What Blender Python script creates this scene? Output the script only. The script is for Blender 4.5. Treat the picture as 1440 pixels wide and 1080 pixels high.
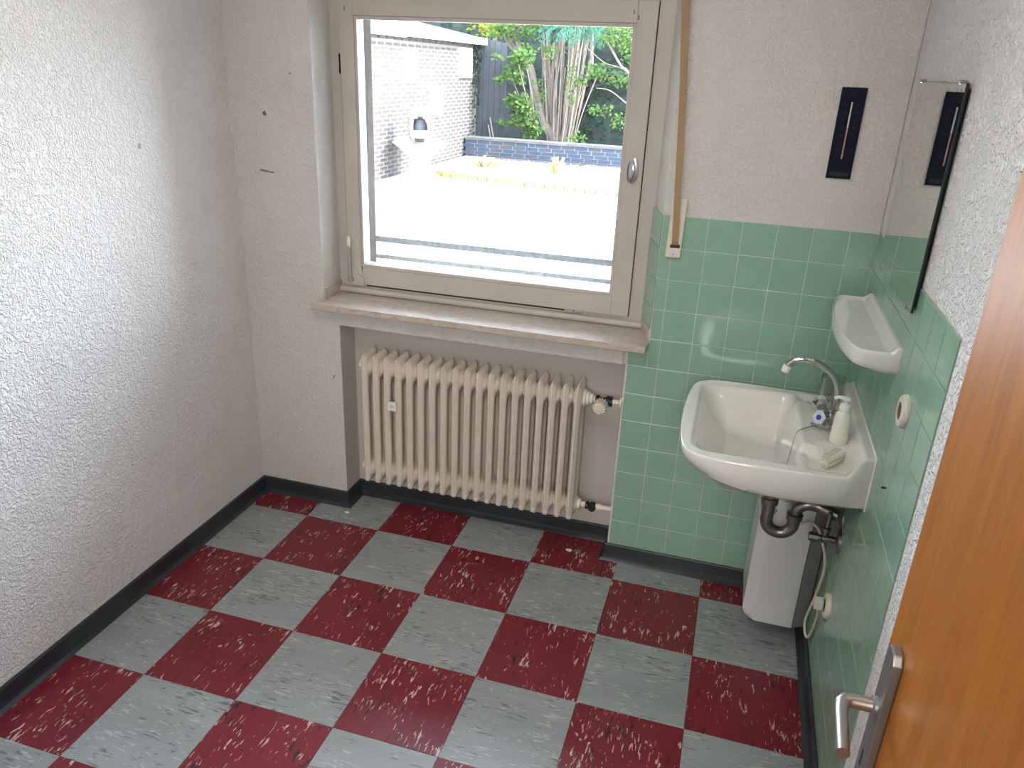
import bpy, bmesh, math, random
from mathutils import Vector, Matrix

random.seed(7)
S = bpy.context.scene
C = S.collection
for o in list(bpy.data.objects):
    bpy.data.objects.remove(o)
PI = math.pi

# ------------------------------------------------------------------ camera
def camera_axes(yaw, pitch, roll):
    cy, sy, cp, sp = math.cos(yaw), math.sin(yaw), math.cos(pitch), math.sin(pitch)
    cr, sr = math.cos(roll), math.sin(roll)
    f = Vector((sy * cp, cy * cp, -sp))
    r = Vector((cy, -sy, 0))
    u = r.cross(f)
    return r * cr + u * sr, u * cr - r * sr, f

cam_data = bpy.data.cameras.new('camera')
cam = bpy.data.objects.new('camera', cam_data)
C.objects.link(cam)
cr_, cu_, cf_ = camera_axes(-0.271490, 0.388987, 0.043821)
cam.matrix_world = Matrix(((cr_.x, cu_.x, -cf_.x, 1.44012), (cr_.y, cu_.y, -cf_.y, -2.28551),
                           (cr_.z, cu_.z, -cf_.z, 1.65187), (0, 0, 0, 1)))
cam_data.sensor_width = 36
cam_data.lens = 36 * 1090.045 / 1440
cam_data.clip_start = 0.02
S.camera = cam

# ------------------------------------------------------------------ world, sun, lamps, exposure
W = bpy.data.worlds.new('world')
S.world = W
W.use_nodes = True
wn, wl = W.node_tree.nodes, W.node_tree.links
wn.clear()
sky = wn.new('ShaderNodeTexSky')
sky.sky_type = 'NISHITA'
sky.sun_disc = False
sky.sun_elevation = math.radians(38)
sky.sun_rotation = math.radians(82)
sky.dust_density = 2.0
hz = wn.new('ShaderNodeMixRGB')
hz.inputs[0].default_value = 0.80
hz.inputs[2].default_value = (0.235, 0.262, 0.305, 1)
bgn = wn.new('ShaderNodeBackground')
bgn.inputs[1].default_value = 50.0
wo = wn.new('ShaderNodeOutputWorld')
sm = wn.new('ShaderNodeVectorMath'); sm.operation = 'SCALE'; sm.inputs['Scale'].default_value = 0.10
wl.new(sky.outputs[0], sm.inputs[0])
wl.new(sm.outputs[0], hz.inputs[1])
wl.new(hz.outputs[0], bgn.inputs[0])
wl.new(bgn.outputs[0], wo.inputs[0])

def lamp(name, kind, energy, loc, to=None, color=(1, 1, 1), size=None, size_y=None):
    d = bpy.data.lights.new(name, kind)
    d.energy = energy
    d.color = color
    if kind == 'AREA':
        d.shape = 'RECTANGLE'; d.size = size; d.size_y = size_y
    o = bpy.data.objects.new(name, d)
    C.objects.link(o)
    o.location = loc
    if to is not None:
        o.rotation_euler = (Vector(to)).to_track_quat('-Z', 'Y').to_euler()
    return o

sun = lamp('sun', 'SUN', 13.0, (6, 6, 6), to=(-0.95, -0.12, -0.70), color=(1.0, 0.95, 0.87))
sun.data.angle = math.radians(0.6)
# added fill light shining in through the doorway from the unseen hall
lamp('hall_fill', 'AREA', 27.0, (1.50, -3.7, 1.9), to=(-0.32, 0.9, -0.32), color=(1.0, 0.965, 0.92), size=0.7, size_y=1.0)
# unseen soft area light, added overhead to brighten the room
lamp('ceiling_fill', 'AREA', 9.5, (0.80, -1.50, 2.44), to=(0, 0, -1), color=(1.0, 0.96, 0.915), size=0.8, size_y=0.8)
port = lamp('window_portal', 'AREA', 1.0, (0.61, 0.45, 1.38), to=(0, -1, 0), size=1.0, size_y=0.95)
port.data.cycles.is_portal = True

S.view_settings.view_transform = 'Standard'
S.view_settings.look = 'None'
S.view_settings.gamma = 1.0
S.view_settings.use_curve_mapping = False
S.view_settings.exposure = 0.52

# ------------------------------------------------------------------ materials
class NT:
    def __init__(self, name):
        self.m = bpy.data.materials.new(name)
        self.m.use_nodes = True
        self.t = self.m.node_tree
        self.b = self.t.nodes['Principled BSDF']
        self.out = self.t.nodes['Material Output']
    def n(self, typ, **kw):
        nd = self.t.nodes.new(typ)
        for k, v in kw.items():
            setattr(nd, k, v)
        return nd
    def l(self, a, b):
        self.t.links.new(a, b)
    def pos(self):
        return self.n('ShaderNodeNewGeometry').outputs['Position']
    def noise(self, vec, scale, detail=3, rough=0.55, stretch=None, dist=0.0):
        if stretch:
            mp = self.n('ShaderNodeMapping'); mp.inputs['Scale'].default_value = stretch
            self.l(vec, mp.inputs['Vector']); vec = mp.outputs[0]
        nz = self.n('ShaderNodeTexNoise')
        nz.inputs['Scale'].default_value = scale
        nz.inputs['Detail'].default_value = detail
        nz.inputs['Roughness'].default_value = rough
        nz.inputs['Distortion'].default_value = dist
        self.l(vec, nz.inputs['Vector'])
        return nz.outputs['Fac']
    def ramp(self, fac, stops):
        r = self.n('ShaderNodeValToRGB')
        e = r.color_ramp.elements
        while len(e) > 1:
            e.remove(e[-1])
        for i, (p, c) in enumerate(stops):
            el = e[0] if i == 0 else e.new(p)
            el.position = p
            el.color = (*c, 1) if len(c) == 3 else c
        self.l(fac, r.inputs[0])
        return r.outputs[0]
    def mix(self, fac, a, b, mode='MIX'):
        mx = self.n('ShaderNodeMixRGB', blend_type=mode)
        for i, x in ((0, fac), (1, a), (2, b)):
            if isinstance(x, (int, float)):
                mx.inputs[i].default_value = x
            elif isinstance(x, tuple):
                mx.inputs[i].default_value = (*x, 1)
            else:
                self.l(x, mx.inputs[i])
        return mx.outputs[0]
    def bump(self, h, strength, dist):
        b = self.n('ShaderNodeBump')
        b.inputs['Strength'].default_value = strength
        b.inputs['Distance'].default_value = dist
        self.l(h, b.inputs['Height'])
        self.l(b.outputs[0], self.b.inputs['Normal'])
    def base(self, c):
        if isinstance(c, tuple):
            self.b.inputs['Base Color'].default_value = (*c, 1)
        else:
            self.l(c, self.b.inputs['Base Color'])
    def set(self, **kw):
        for k, v in kw.items():
            self.b.inputs[k.replace('_', ' ')].default_value = v
        return self

def simple(name, c, rough=0.5, metal=0.0, var=0.06, scale=14, coat=0.0, spec=0.5):
    k = NT(name)
    nz = k.noise(k.pos(), scale)
    lo = tuple(max(0, x * (1 - var)) for x in c)
    hi = tuple(min(1, x * (1 + var)) for x in c)
    k.base(k.ramp(nz, [(0.3, lo), (0.7, hi)]))
    k.set(Roughness=rough, Metallic=metal)
    k.b.inputs['Coat Weight'].default_value = coat
    k.b.inputs['Coat Roughness'].default_value = 0.08
    k.b.inputs['Specular IOR Level'].default_value = spec
    return k.m

def plaster_mat(name, c, strength, size):
    k = NT(name)
    p = k.pos()
    a = k.noise(p, 95 * size, 2, 0.5, dist=1.2)
    b = k.noise(p, 33 * size, 3, 0.6, dist=0.6)
    a2 = k.ramp(a, [(0.38, (0, 0, 0)), (0.60, (1, 1, 1))])
    h = k.mix(0.35, a2, b)
    k.bump(h, strength, 0.009)
    big = k.noise(p, 1.7, 4, 0.6, dist=0.4)
    dirt = k.noise(p, 6, 4, 0.7, stretch=(1.4, 1.4, 0.35))
    c1 = tuple(x * 0.93 for x in c)
    c2 = tuple(x * 0.88 * y for x, y in zip(c, (1, 0.985, 0.96)))
    col = k.ramp(big, [(0.30, c1), (0.58, c)])
    col = k.mix(k.ramp(dirt, [(0.60, (0, 0, 0)), (0.80, (0.7, 0.7, 0.7))]), col, c2)
    k.base(col)
    k.set(Roughness=0.85)
    k.b.inputs['Specular IOR Level'].default_value = 0.25
    return k.m

M = {}
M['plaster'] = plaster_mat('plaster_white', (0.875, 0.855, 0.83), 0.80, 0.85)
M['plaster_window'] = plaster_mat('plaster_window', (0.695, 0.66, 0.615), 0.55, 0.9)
M['plaster_rough'] = plaster_mat('plaster_rough', (0.92, 0.90, 0.87), 1.0, 0.8)
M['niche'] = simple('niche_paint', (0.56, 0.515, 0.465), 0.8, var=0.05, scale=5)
M['ceiling'] = simple('ceiling_paint', (0.80, 0.79, 0.76), 0.9, var=0.03)
M['grout'] = simple('grout', (0.40, 0.44, 0.33), 0.9, var=0.15, scale=30)
M['slab'] = simple('floor_bed', (0.05, 0.045, 0.045), 0.9)

def tile_mat():
    k = NT('green_glaze')
    oi = k.n('ShaderNodeObjectInfo')
    nz = k.noise(k.pos(), 18, 4, 0.6)
    c = k.ramp(nz, [(0.3, (0.235, 0.405, 0.290)), (0.7, (0.275, 0.455, 0.330))])
    c = k.mix(k.ramp(oi.outputs['Random'], [(0.0, (0.0, 0.0, 0.0)), (1.0, (0.5, 0.5, 0.5))]), c, (0.27, 0.42, 0.325))
    k.base(c)
    wav = k.noise(k.pos(), 14, 2)
    k.bump(wav, 0.10, 0.004)
    k.set(Roughness=0.14)
    k.b.inputs['Specular IOR Level'].default_value = 0.5
    return k.m
M['tile'] = tile_mat()

def floor_mat(name, base_lo, base_hi, light, dark, along_y, lt, dk):
    k = NT(name)
    p = k.pos()
    st = (1.0, 0.22, 1.0) if along_y else (0.20, 1.0, 1.0)
    st2 = (1.0, 0.17, 1.0) if along_y else (0.15, 1.0, 1.0)
    oi = k.n('ShaderNodeObjectInfo')
    off = k.n('ShaderNodeVectorMath', operation='ADD')
    k.l(p, off.inputs[0])
    sc = k.n('ShaderNodeVectorMath', operation='SCALE'); sc.inputs['Scale'].default_value = 7.0
    cmb = k.n('ShaderNodeCombineXYZ')
    for i in range(3):
        k.l(oi.outputs['Random'], cmb.inputs[i])
    k.l(cmb.outputs[0], sc.inputs[0]); k.l(sc.outputs[0], off.inputs[1])
    q = off.outputs[0]
    cloud = k.noise(q, 9, 5, 0.65, stretch=st)
    col = k.ramp(cloud, [(0.30, base_lo), (0.70, base_hi)])
    f1 = k.noise(q, 120, 2, 0.55, stretch=st, dist=0.9)
    msk = k.noise(q, 11, 2, 0.5)
    f1 = k.mix(0.30, f1, msk)
    col = k.mix(k.ramp(f1, [(lt, (0, 0, 0)), (lt + 0.025, (1, 1, 1))]), col, light)
    off2 = k.n('ShaderNodeVectorMath', operation='ADD'); off2.inputs[1].default_value = (3.3, 8.1, 2.2)
    k.l(q, off2.inputs[0])
    f2 = k.noise(off2.outputs[0], 85 if along_y else 130, 2, 0.55, stretch=st2, dist=0.7)
    msk2 = k.noise(off2.outputs[0], 8, 2, 0.5)
    f2 = k.mix(0.34, f2, msk2)
    col = k.mix(k.ramp(f2, [(dk, (0, 0, 0)), (dk + 0.035, (1, 1, 1))]), col, dark)
    k.base(col)
    rn = k.noise(p, 7, 4, 0.6)
    k.l(k.ramp(rn, [(0.3, (0.27,) * 3), (0.7, (0.40,) * 3)]), k.b.inputs['Roughness'])
    k.bump(k.noise(p, 30, 2), 0.05, 0.003)
    return k.m
M['red'] = floor_mat('red_vinyl', (0.150, 0.0105, 0.019), (0.195, 0.015, 0.026), (0.56, 0.42, 0.36), (0.030, 0.012, 0.018), True, 0.598, 0.612)
M['gray'] = floor_mat('gray_vinyl', (0.246, 0.268, 0.262), (0.312, 0.334, 0.330), (0.42, 0.43, 0.42), (0.15, 0.155, 0.158), False, 0.585, 0.585)

def marble_mat():
    k = NT('sill_marble')
    p = k.pos()
    a = k.noise(p, 48, 6, 0.7, stretch=(0.6, 1, 1), dist=0.5)
    col = k.ramp(a, [(0.30, (0.36, 0.275, 0.22)), (0.46, (0.50, 0.42, 0.355)), (0.7, (0.58, 0.51, 0.45))])
    k.base(col)
    k.set(Roughness=0.30)
    return k.m
M['marble'] = marble_mat()

def wood_mat():
    k = NT('orange_veneer')
    tc = k.n('ShaderNodeTexCoord').outputs['Object']
    a = k.noise(tc, 6.5, 5, 0.6, stretch=(5.0, 5.0, 0.55), dist=0.5)
    b = k.noise(tc, 60, 3, 0.6, stretch=(3.0, 3.0, 0.18))
    col = k.ramp(a, [(0.28, (0.28, 0.088, 0.009)), (0.52, (0.37, 0.125, 0.013)), (0.75, (0.46, 0.170, 0.022))])
    col = k.mix(0.14, col, k.ramp(b, [(0.35, (0.25, 0.08, 0.012)), (0.65, (0.62, 0.28, 0.06))]))
    k.base(col)
    k.set(Roughness=0.42)
    k.b.inputs['Coat Weight'].default_value = 0.08
    k.b.inputs['Coat Roughness'].default_value = 0.30
    k.b.inputs['Specular IOR Level'].default_value = 0.35
    return k.m
M['wood'] = wood_mat()
M['wood_edge'] = simple('door_edge', (0.34, 0.10, 0.035), 0.5)
M['base'] = simple('baseboard_vinyl', (0.027, 0.034, 0.042), 0.30, var=0.15)
M['frame'] = simple('window_paint', (0.50, 0.455, 0.40), 0.42, var=0.05, scale=7)
M['frame_out'] = simple('window_paint_outer', (0.36, 0.37, 0.38), 0.45)
M['gap'] = simple('dark_gap', (0.03, 0.027, 0.025), 0.9)
M['rad'] = simple('radiator_enamel', (0.80, 0.72, 0.625), 0.36, var=0.03)
M['ceramic'] = simple('basin_ceramic', (0.74, 0.72, 0.66), 0.10, var=0.02, coat=0.5)
M['ceramic_white'] = simple('shelf_ceramic', (0.76, 0.745, 0.69), 0.12, var=0.02, coat=0.5)
M['chrome'] = simple('chrome', (0.60, 0.60, 0.62), 0.12, 1.0)
M['chrome_dark'] = simple('trap_metal', (0.27, 0.26, 0.25), 0.34, 1.0, var=0.25, scale=20)
M['steel'] = simple('brushed_aluminium', (0.50, 0.48, 0.46), 0.34, 1.0)
M['steel_plate'] = simple('grey_anodised', (0.30, 0.295, 0.29), 0.42, 0.85)
M['black'] = simple('black_metal', (0.012, 0.013, 0.018), 0.45)
M['navy'] = simple('navy_plate', (0.005, 0.007, 0.020), 0.6, spec=0.15)
M['print'] = simple('faint_print', (0.030, 0.030, 0.036), 0.7, spec=0.15)
M['tube_w'] = simple('glass_tube', (0.62, 0.60, 0.58), 0.15)
M['tube_r'] = simple('red_spirit', (0.50, 0.27, 0.24), 0.2)
M['white_pl'] = simple('white_plastic', (0.78, 0.75, 0.68), 0.35)
M['cream_pl'] = simple('cream_plastic', (0.72, 0.66, 0.54), 0.35)
M['tank'] = simple('tank_white', (0.70, 0.695, 0.68), 0.30, var=0.02)
M['tank_back'] = simple('tank_grey', (0.24, 0.24, 0.235), 0.45)
M['tank_panel'] = simple('tank_panel_grey', (0.30, 0.30, 0.30), 0.4)
M['soap'] = simple('soap_plastic', (0.80, 0.775, 0.66), 0.30)
M['bristle'] = simple('bristle', (0.88, 0.84, 0.72), 0.8, var=0.2, scale=300)
M['brown'] = simple('brown_socket', (0.10, 0.04, 0.02), 0.6)
M['blue'] = simple('blue_dot', (0.01, 0.05, 0.40), 0.35)
M['strap'] = simple('strap_webbing', (0.36, 0.235, 0.135), 0.8, var=0.1, scale=120)
M['plate'] = simple('strap_plate_paint', (0.68, 0.61, 0.52), 0.45)
M['rail'] = simple('rail_grey', (0.15, 0.16, 0.155), 0.65, var=0.35, scale=60)
M['guide'] = simple('guide_grey', (0.012, 0.013, 0.015), 0.8, spec=0.08)
M['guide_brown'] = simple('guide_brown', (0.019, 0.0145, 0.0125), 0.85, var=0.25, scale=25, spec=0.08)
M['mark'] = simple('scuff_grey', (0.18, 0.17, 0.165), 0.9, var=0.3, scale=60)

def glass_mat(name, tint, f):
    k = NT(name)
    tr = k.n('ShaderNodeBsdfTransparent'); tr.inputs[0].default_value = (*tint, 1)
    gl = k.n('ShaderNodeBsdfGlossy'); gl.inputs['Roughness'].default_value = 0.02
    lw = k.n('ShaderNodeFresnel'); lw.inputs[0].default_value = f
    mx = k.n('ShaderNodeMixShader')
    k.l(lw.outputs[0], mx.inputs[0]); k.l(tr.outputs[0], mx.inputs[1]); k.l(gl.outputs[0], mx.inputs[2])
    k.l(mx.outputs[0], k.out.inputs['Surface'])
    return k.m
M['pane'] = glass_mat('window_glass', (0.97, 0.985, 0.98), 1.35)
def tumbler_mat():
    k = NT('tumbler_glass')
    tr = k.n('ShaderNodeBsdfTransparent'); tr.inputs[0].default_value = (0.84, 0.87, 0.84, 1)
    gl = k.n('ShaderNodeBsdfGlossy'); gl.inputs['Roughness'].default_value = 0.05
    lw = k.n('ShaderNodeLayerWeight'); lw.inputs[0].default_value = 0.35
    mx = k.n('ShaderNodeMixShader')
    k.l(k.ramp(lw.outputs['Facing'], [(0.0, (0.04, 0.04, 0.04)), (1.0, (0.75, 0.75, 0.75))]), mx.inputs[0])
    k.l(tr.outputs[0], mx.inputs[1]); k.l(gl.outputs[0], mx.inputs[2]); k.l(mx.outputs[0], k.out.inputs['Surface'])
    return k.m
M['tumbler'] = tumbler_mat()
M['mirror'] = simple('mirror_silver', (0.74, 0.77, 0.75), 0.015, 1.0, var=0.0)
M['mirror_edge'] = simple('mirror_edge', (0.010, 0.028, 0.026), 0.15)

# ------------------------------------------------------------------ mesh helpers
def nb():
    return bmesh.new()

def box(bm, x0, x1, y0, y1, z0, z1, bev=0.0, seg=2, mi=0):
    vs = [bm.verts.new((x, y, z)) for x in (x0, x1) for y in (y0, y1) for z in (z0, z1)]
    fs = []
    for q in ((0, 1, 3, 2), (4, 6, 7, 5), (0, 4, 5, 1), (2, 3, 7, 6), (0, 2, 6, 4), (1, 5, 7, 3)):
        f = bm.faces.new([vs[i] for i in q]); f.material_index = mi; fs.append(f)
    if bev > 0:
        ed = list({e for f in fs for e in f.edges})
        bmesh.ops.bevel(bm, geom=ed, offset=bev, segments=seg, affect='EDGES', profile=0.6)
    return vs

def prism(bm, pts, axis, a, b, bev=0.0, seg=2):
    def P(p, t):
        if axis == 'z': return (p[0], p[1], t)
        if axis == 'y': return (p[0], t, p[1])
        return (t, p[0], p[1])
    A = [bm.verts.new(P(p, a)) for p in pts]
    B = [bm.verts.new(P(p, b)) for p in pts]
    n = len(pts)
    fs = [bm.faces.new(A), bm.faces.new(B[::-1])]
    for i in range(n):
        fs.append(bm.faces.new((A[i], B[i], B[(i + 1) % n], A[(i + 1) % n])))
    bmesh.ops.recalc_face_normals(bm, faces=fs)
    if bev > 0:
        ed = list({e for f in fs for e in f.edges})
        bmesh.ops.bevel(bm, geom=ed, offset=bev, segments=seg, affect='EDGES', profile=0.6)

def catmull(pts, sub=6, closed=False):
    P = [Vector(p) for p in pts]
    n = len(P); out = []
    rng = n if closed else n - 1
    for i in range(rng):
        p1, p2 = P[i], P[(i + 1) % n]
        p0 = P[i - 1] if (closed or i > 0) else p1 * 2 - p2
        p3 = P[(i + 2) % n] if (closed or i + 2 < n) else p2 * 2 - p1
        for j in range(sub):
            t = j / sub
            out.append(0.5 * ((2 * p1) + (p2 - p0) * t + (2 * p0 - 5 * p1 + 4 * p2 - p3) * t * t + (3 * p1 - p0 - 3 * p2 + p3) * t ** 3))
    if not closed:
        out.append(P[-1].copy())
    return out

def tube(bm, pts, rad, seg=12, cap=True):
    P = [Vector(p) for p in pts]
    R = rad if isinstance(rad, (list, tuple)) else [rad] * len(P)
    rings = []
    prev = None
    for i, p in enumerate(P):
        d = (P[min(i + 1, len(P) - 1)] - P[max(i - 1, 0)]).normalized()
        if prev is None:
            a = Vector((0, 0, 1)) if abs(d.z) < 0.9 else Vector((1, 0, 0))
            n = (a - d * a.dot(d)).normalized()
        else:
            n = (prev - d * prev.dot(d)).normalized()
        prev = n
        b = d.cross(n)
        rings.append([bm.verts.new(p + (n * math.cos(2 * PI * k / seg) + b * math.sin(2 * PI * k / seg)) * R[i]) for k in range(seg)])
    for i in range(len(rings) - 1):
        for k in range(seg):
            bm.faces.new((rings[i][k], rings[i][(k + 1) % seg], rings[i + 1][(k + 1) % seg], rings[i + 1][k]))
    if cap:
        bm.faces.new(rings[0][::-1]); bm.faces.new(rings[-1])

def lathe(bm, prof, origin=(0, 0, 0), axis=(0, 0, 1), seg=24, sx=1.0, sy=1.0, cap=True):
    ax = Vector(axis).normalized()
    a = Vector((1, 0, 0)) if abs(ax.x) < 0.9 else Vector((0, 1, 0))
    n = (a - ax * a.dot(ax)).normalized(); b = ax.cross(n); O = Vector(origin)
    rings = []
    for r, h in prof:
        rings.append([bm.verts.new(O + ax * h + n * (max(r, 1e-5) * sx * math.cos(2 * PI * k / seg)) + b * (max(r, 1e-5) * sy * math.sin(2 * PI * k / seg))) for k in range(seg)])
    for i in range(len(rings) - 1):
        for k in range(seg):
            bm.faces.new((rings[i][k], rings[i][(k + 1) % seg], rings[i + 1][(k + 1) % seg], rings[i + 1][k]))
    if cap:
        bm.faces.new(rings[0][::-1]); bm.faces.new(rings[-1])

def me(name, bm, mats, smooth=False, angle=None, recalc=True):
    if recalc:
        bmesh.ops.recalc_face_normals(bm, faces=bm.faces[:])
    m = bpy.data.meshes.new(name)
    bm.to_mesh(m); bm.free()
    for x in (mats if isinstance(mats, (list, tuple)) else [mats]):
        m.materials.append(x)
    if smooth:
        m.polygons.foreach_set('use_smooth', [True] * len(m.polygons))
        if angle is not None:
            m.set_sharp_from_angle(angle=math.radians(angle))
    return m

def obj(name, data, parent=None, loc=None, rot=None):
    o = bpy.data.objects.new(name, data)
    C.objects.link(o)
    if parent: o.parent = parent
    if loc is not None: o.location = loc
    if rot is not None: o.rotation_euler = rot
    return o

def part(name, bm, mats, parent, smooth=False, angle=40):
    """mesh given in world coordinates, parented to a thing's Empty placed at parent.location (no rotation)"""
    o = obj(name, me(name, bm, mats, smooth, angle), parent)
    p = parent; off = Vector((0, 0, 0))
    while p is not None:
        off += p.location; p = p.parent
    o.location = -off
    return o

def tag(o, label=None, cat=None, group=None, kind=None):
    if label: o['label'] = label
    if cat: o['category'] = cat
    if group: o['group'] = group
    if kind: o['kind'] = kind
    return o

def thing(name, label, cat, loc, group=None):
    o = obj(name, None, None, loc)
    return tag(o, label, cat, group)

def struct(name, bm, mats, label=None, smooth=False):
    o = obj(name, me(name, bm, mats, smooth, 40))
    tag(o, label, None, None, 'structure')
    return o

# ------------------------------------------------------------------ room shell
XL, XR, YB = -0.268, 1.833, 0.125       # left wall, right wall, window wall (tile faces)
YR, ZC = -2.40, 2.50                    # rear wall, ceiling
PB = YB + 0.001                         # plaster plane of the window wall
T = 0.0994                              # pitch of the wall tiles
ZTOP = 1.2531
SILL_Z = 0.845

bm = nb(); box(bm, XL - 0.15, XR + 0.15, -4.4, 0.42, -0.12, -0.004)
floor = struct('floor', bm, M['slab'], 'checkerboard floor of red and grey vinyl tiles')
def floor_tile_mesh(w, d, mat):
    b = nb()
    box(b, -w / 2 + 0.0004, w / 2 - 0.0004, -d / 2 + 0.0004, d / 2 - 0.0004, -0.003, 0.0)
    top = [f for f in b.faces if f.calc_center_median().z > -1e-5]
    bmesh.ops.bevel(b, geom=list({e for f in top for e in f.edges}), offset=0.0006, segments=1, affect='EDGES')
    return me('floor_tile', b, mat)
cache = {}
for i in range(-1, 6):
    for j in range(-1, 8):
        x0, x1 = max(i * 0.3, XL), (i * 0.3 + 0.3 if i < 5 else XR)
        y1, y0 = min(-j * 0.3, 0.235), max(-j * 0.3 - 0.3, YR)
        if j == -1:
            spans = []
            if x0 < 0.108: spans.append((x0, min(x1, 0.108), YB))
            a, b_ = max(x0, 0.108), min(x1, 1.155)
            if b_ - a > 0.01: spans.append((a, b_, 0.235))
            if x1 > 1.155: spans.append((max(x0, 1.155), x1, YB))
        else:
            spans = [(x0, x1, y1)]
        for a, b_, yy in spans:
            w, d = b_ - a, yy - y0
            key = (round(w, 4), round(d, 4), (i + j) % 2)
            if key not in cache:
                cache[key] = floor_tile_mesh(w, d, M['red'] if (i + j) % 2 == 0 else M['gray'])
            obj('tile', cache[key], floor, ((a + b_) / 2, (yy + y0) / 2, 0))

bm = nb(); box(bm, XL - 0.15, XR + 0.15, -4.4, 0.42, ZC, ZC + 0.1)
struct('ceiling', bm, M['ceiling'], 'plain white ceiling')
bm = nb(); box(bm, XL - 0.15, XL, -4.4, 0.42, -0.004, ZC)
wall_left = struct('wall_left', bm, M['plaster'], 'long white textured plaster wall with no openings')
bm = nb(); box(bm, XR + 0.0015, XR + 0.15, -4.4, 0.42, -0.004, ZC)
wall_right = struct('wall_right', bm, M['plaster_rough'], 'rough white plaster wall tiled green around the washbasin')

# window wall
YO = 0.41                               # outer face of the facade
bm = nb()
box(bm, XL, 0.05, PB, YO, -0.004, ZC)
box(bm, 0.05, 0.108, PB, YO, -0.004, SILL_Z - 0.022)
box(bm, 0.108, 1.155, 0.238, YO, -0.004, 0.755, mi=1)
box(bm, 0.108, 1.155, PB, YO, 0.755, SILL_Z - 0.022)
box(bm, 1.155, XR, PB, YO, -0.004, SILL_Z - 0.022)
prism(bm, [(1.2225, PB), (1.180, 0.262), (1.180, YO), (XR, YO), (XR, PB)], 'z', SILL_Z - 0.022, ZC)
box(bm, 0.05, 1.2225, PB, YO, 1.95, ZC)
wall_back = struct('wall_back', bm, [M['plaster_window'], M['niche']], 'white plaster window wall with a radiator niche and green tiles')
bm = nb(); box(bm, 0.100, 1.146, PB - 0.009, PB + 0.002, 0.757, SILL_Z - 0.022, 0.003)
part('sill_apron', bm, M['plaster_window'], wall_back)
# thin paint lining of the niche cheeks
bm = nb(); box(bm, 0.1078, 0.1088, 0.128, 0.238, 0.0, 0.755); box(bm, 1.1542, 1.1552, 0.128, 0.238, 0, 0.755)
part('niche_cheeks', bm, M['niche'], wall_back)

# wall behind the camera with the doorway, and the hall beyond
bm = nb()
box(bm, XL, 0.86, YR - 0.12, YR, -0.004, ZC)
box(bm, 1.715, XR, YR - 0.12, YR, -0.004, ZC)
box(bm, 0.86, 1.715, YR - 0.12, YR, 2.02, ZC)
struct('wall_front', bm, M['plaster'], 'white plaster wall with the doorway')
bm = nb(); box(bm, XL - 0.15, XR + 0.15, -4.5, -4.4, -0.12, ZC + 0.1)
struct('wall_hall', bm, M['plaster'], 'white end wall of the hall')

# ---- green wall tiles
def wall_tile_mesh(w, h):
    """front faces -Y, centred, back at y=0"""
    g, t, e = 0.0007, 0.0045, 0.0016
    w2, h2 = w / 2 - g, h / 2 - g
    b = nb()
    def ring(a, c, y):
        return [b.verts.new(p) for p in ((-a, y, -c), (a, y, -c), (a, y, c), (-a, y, c))]
    r0, r1, r2 = ring(w2, h2, 0), ring(w2, h2, -t + e * 0.7), ring(w2 - e, h2 - e, -t)
    for A, B in ((r0, r1), (r1, r2)):
        for k in range(4):
            b.faces.new((A[k], A[(k + 1) % 4], B[(k + 1) % 4], B[k]))
    b.faces.new(r2)
    return me('tile', b, M['tile'])
tcache = {}
def wall_tile(parent, cx, cy, cz, w, h, rz):
    key = (round(w, 4), round(h, 4))
    if key not in tcache: tcache[key] = wall_tile_mesh(w, h)
    a = random.gauss(0, 0.0035); c = random.gauss(0, 0.0035)
    return obj('tile', tcache[key], parent, (cx, cy, cz), (a, 0, rz + c))
TB = YB + 0.0045                        # back plane of tiles on window wall
rows = [(ZTOP - T * (r + 1), ZTOP - T * r) for r in range(12)]
xcols = [1.16 + T * k for k in range(7)] + [XR - 0.0015]
for (z0, z1) in rows:
    xs = list(xcols)
    if z1 > 0.86: xs = [1.2235, 1.16 + T] + xs[2:]
    elif z1 > SILL_Z:
        zc = SILL_Z - 0.023
        wall_tile(wall_back, (1.16 + 1.2235) / 2, TB, (z0 + zc) / 2, 0.0635, zc - z0, 0)
        xs = [1.2235, 1.16 + T] + xs[2:]
    for a, b_ in zip(xs[:-1], xs[1:]):
        wall_tile(wall_back, (a + b_) / 2, TB, (z0 + z1) / 2, b_ - a, z1 - z0, 0)
bm = nb()
box(bm, 1.157, XR, TB - 0.0022, TB + 0.001, ZTOP - 12 * T, SILL_Z - 0.022)
box(bm, 1.2225, XR, TB - 0.0022, TB + 0.001, SILL_Z - 0.022, ZTOP + 0.003)
part('grout', bm, M['grout'], wall_back)
# splayed reveal of the window, tiled
ra = Vector((1.2225, PB)); rb = Vector((1.1805, 0.258)); rd = (rb - ra); rl = rd.length; rd.normalize()
rz_ = math.atan2(rd.y, rd.x) - PI            # tile front must face the opening (-x)
for (z0, z1) in rows[:4]:
    z0c = max(z0, SILL_Z + 0.04)
    for k in range(1):
        m2 = ra + rd * (rl / 2)
        nrm = Vector((-rd.y, rd.x))
        c2 = m2 + nrm * 0.001
        o = wall_tile(wall_back, c2.x, c2.y, (z0c + z1) / 2, rl, z1 - z0c, math.atan2(-rd.y, -rd.x))
# right wall tiles
ycols = [YB - T * k for k in range(11)]
for (z0, z1) in rows:
    for a, b_ in zip(ycols[:-1], ycols[1:]):
        wall_tile(wall_right, XR + 0.0045, (a + b_) / 2, (z0 + z1) / 2, a - b_, z1 - z0, -PI / 2)
bm = nb(); box(bm, XR + 0.0012, XR + 0.004, YB - 10 * T - 0.001, YB, rows[-1][0], ZTOP + 0.003)
part('grout', bm, M['grout'], wall_right)
for o in wall_right.children:
    if o.name.startswith('tile'): o.location.x -= 0.0015

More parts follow.
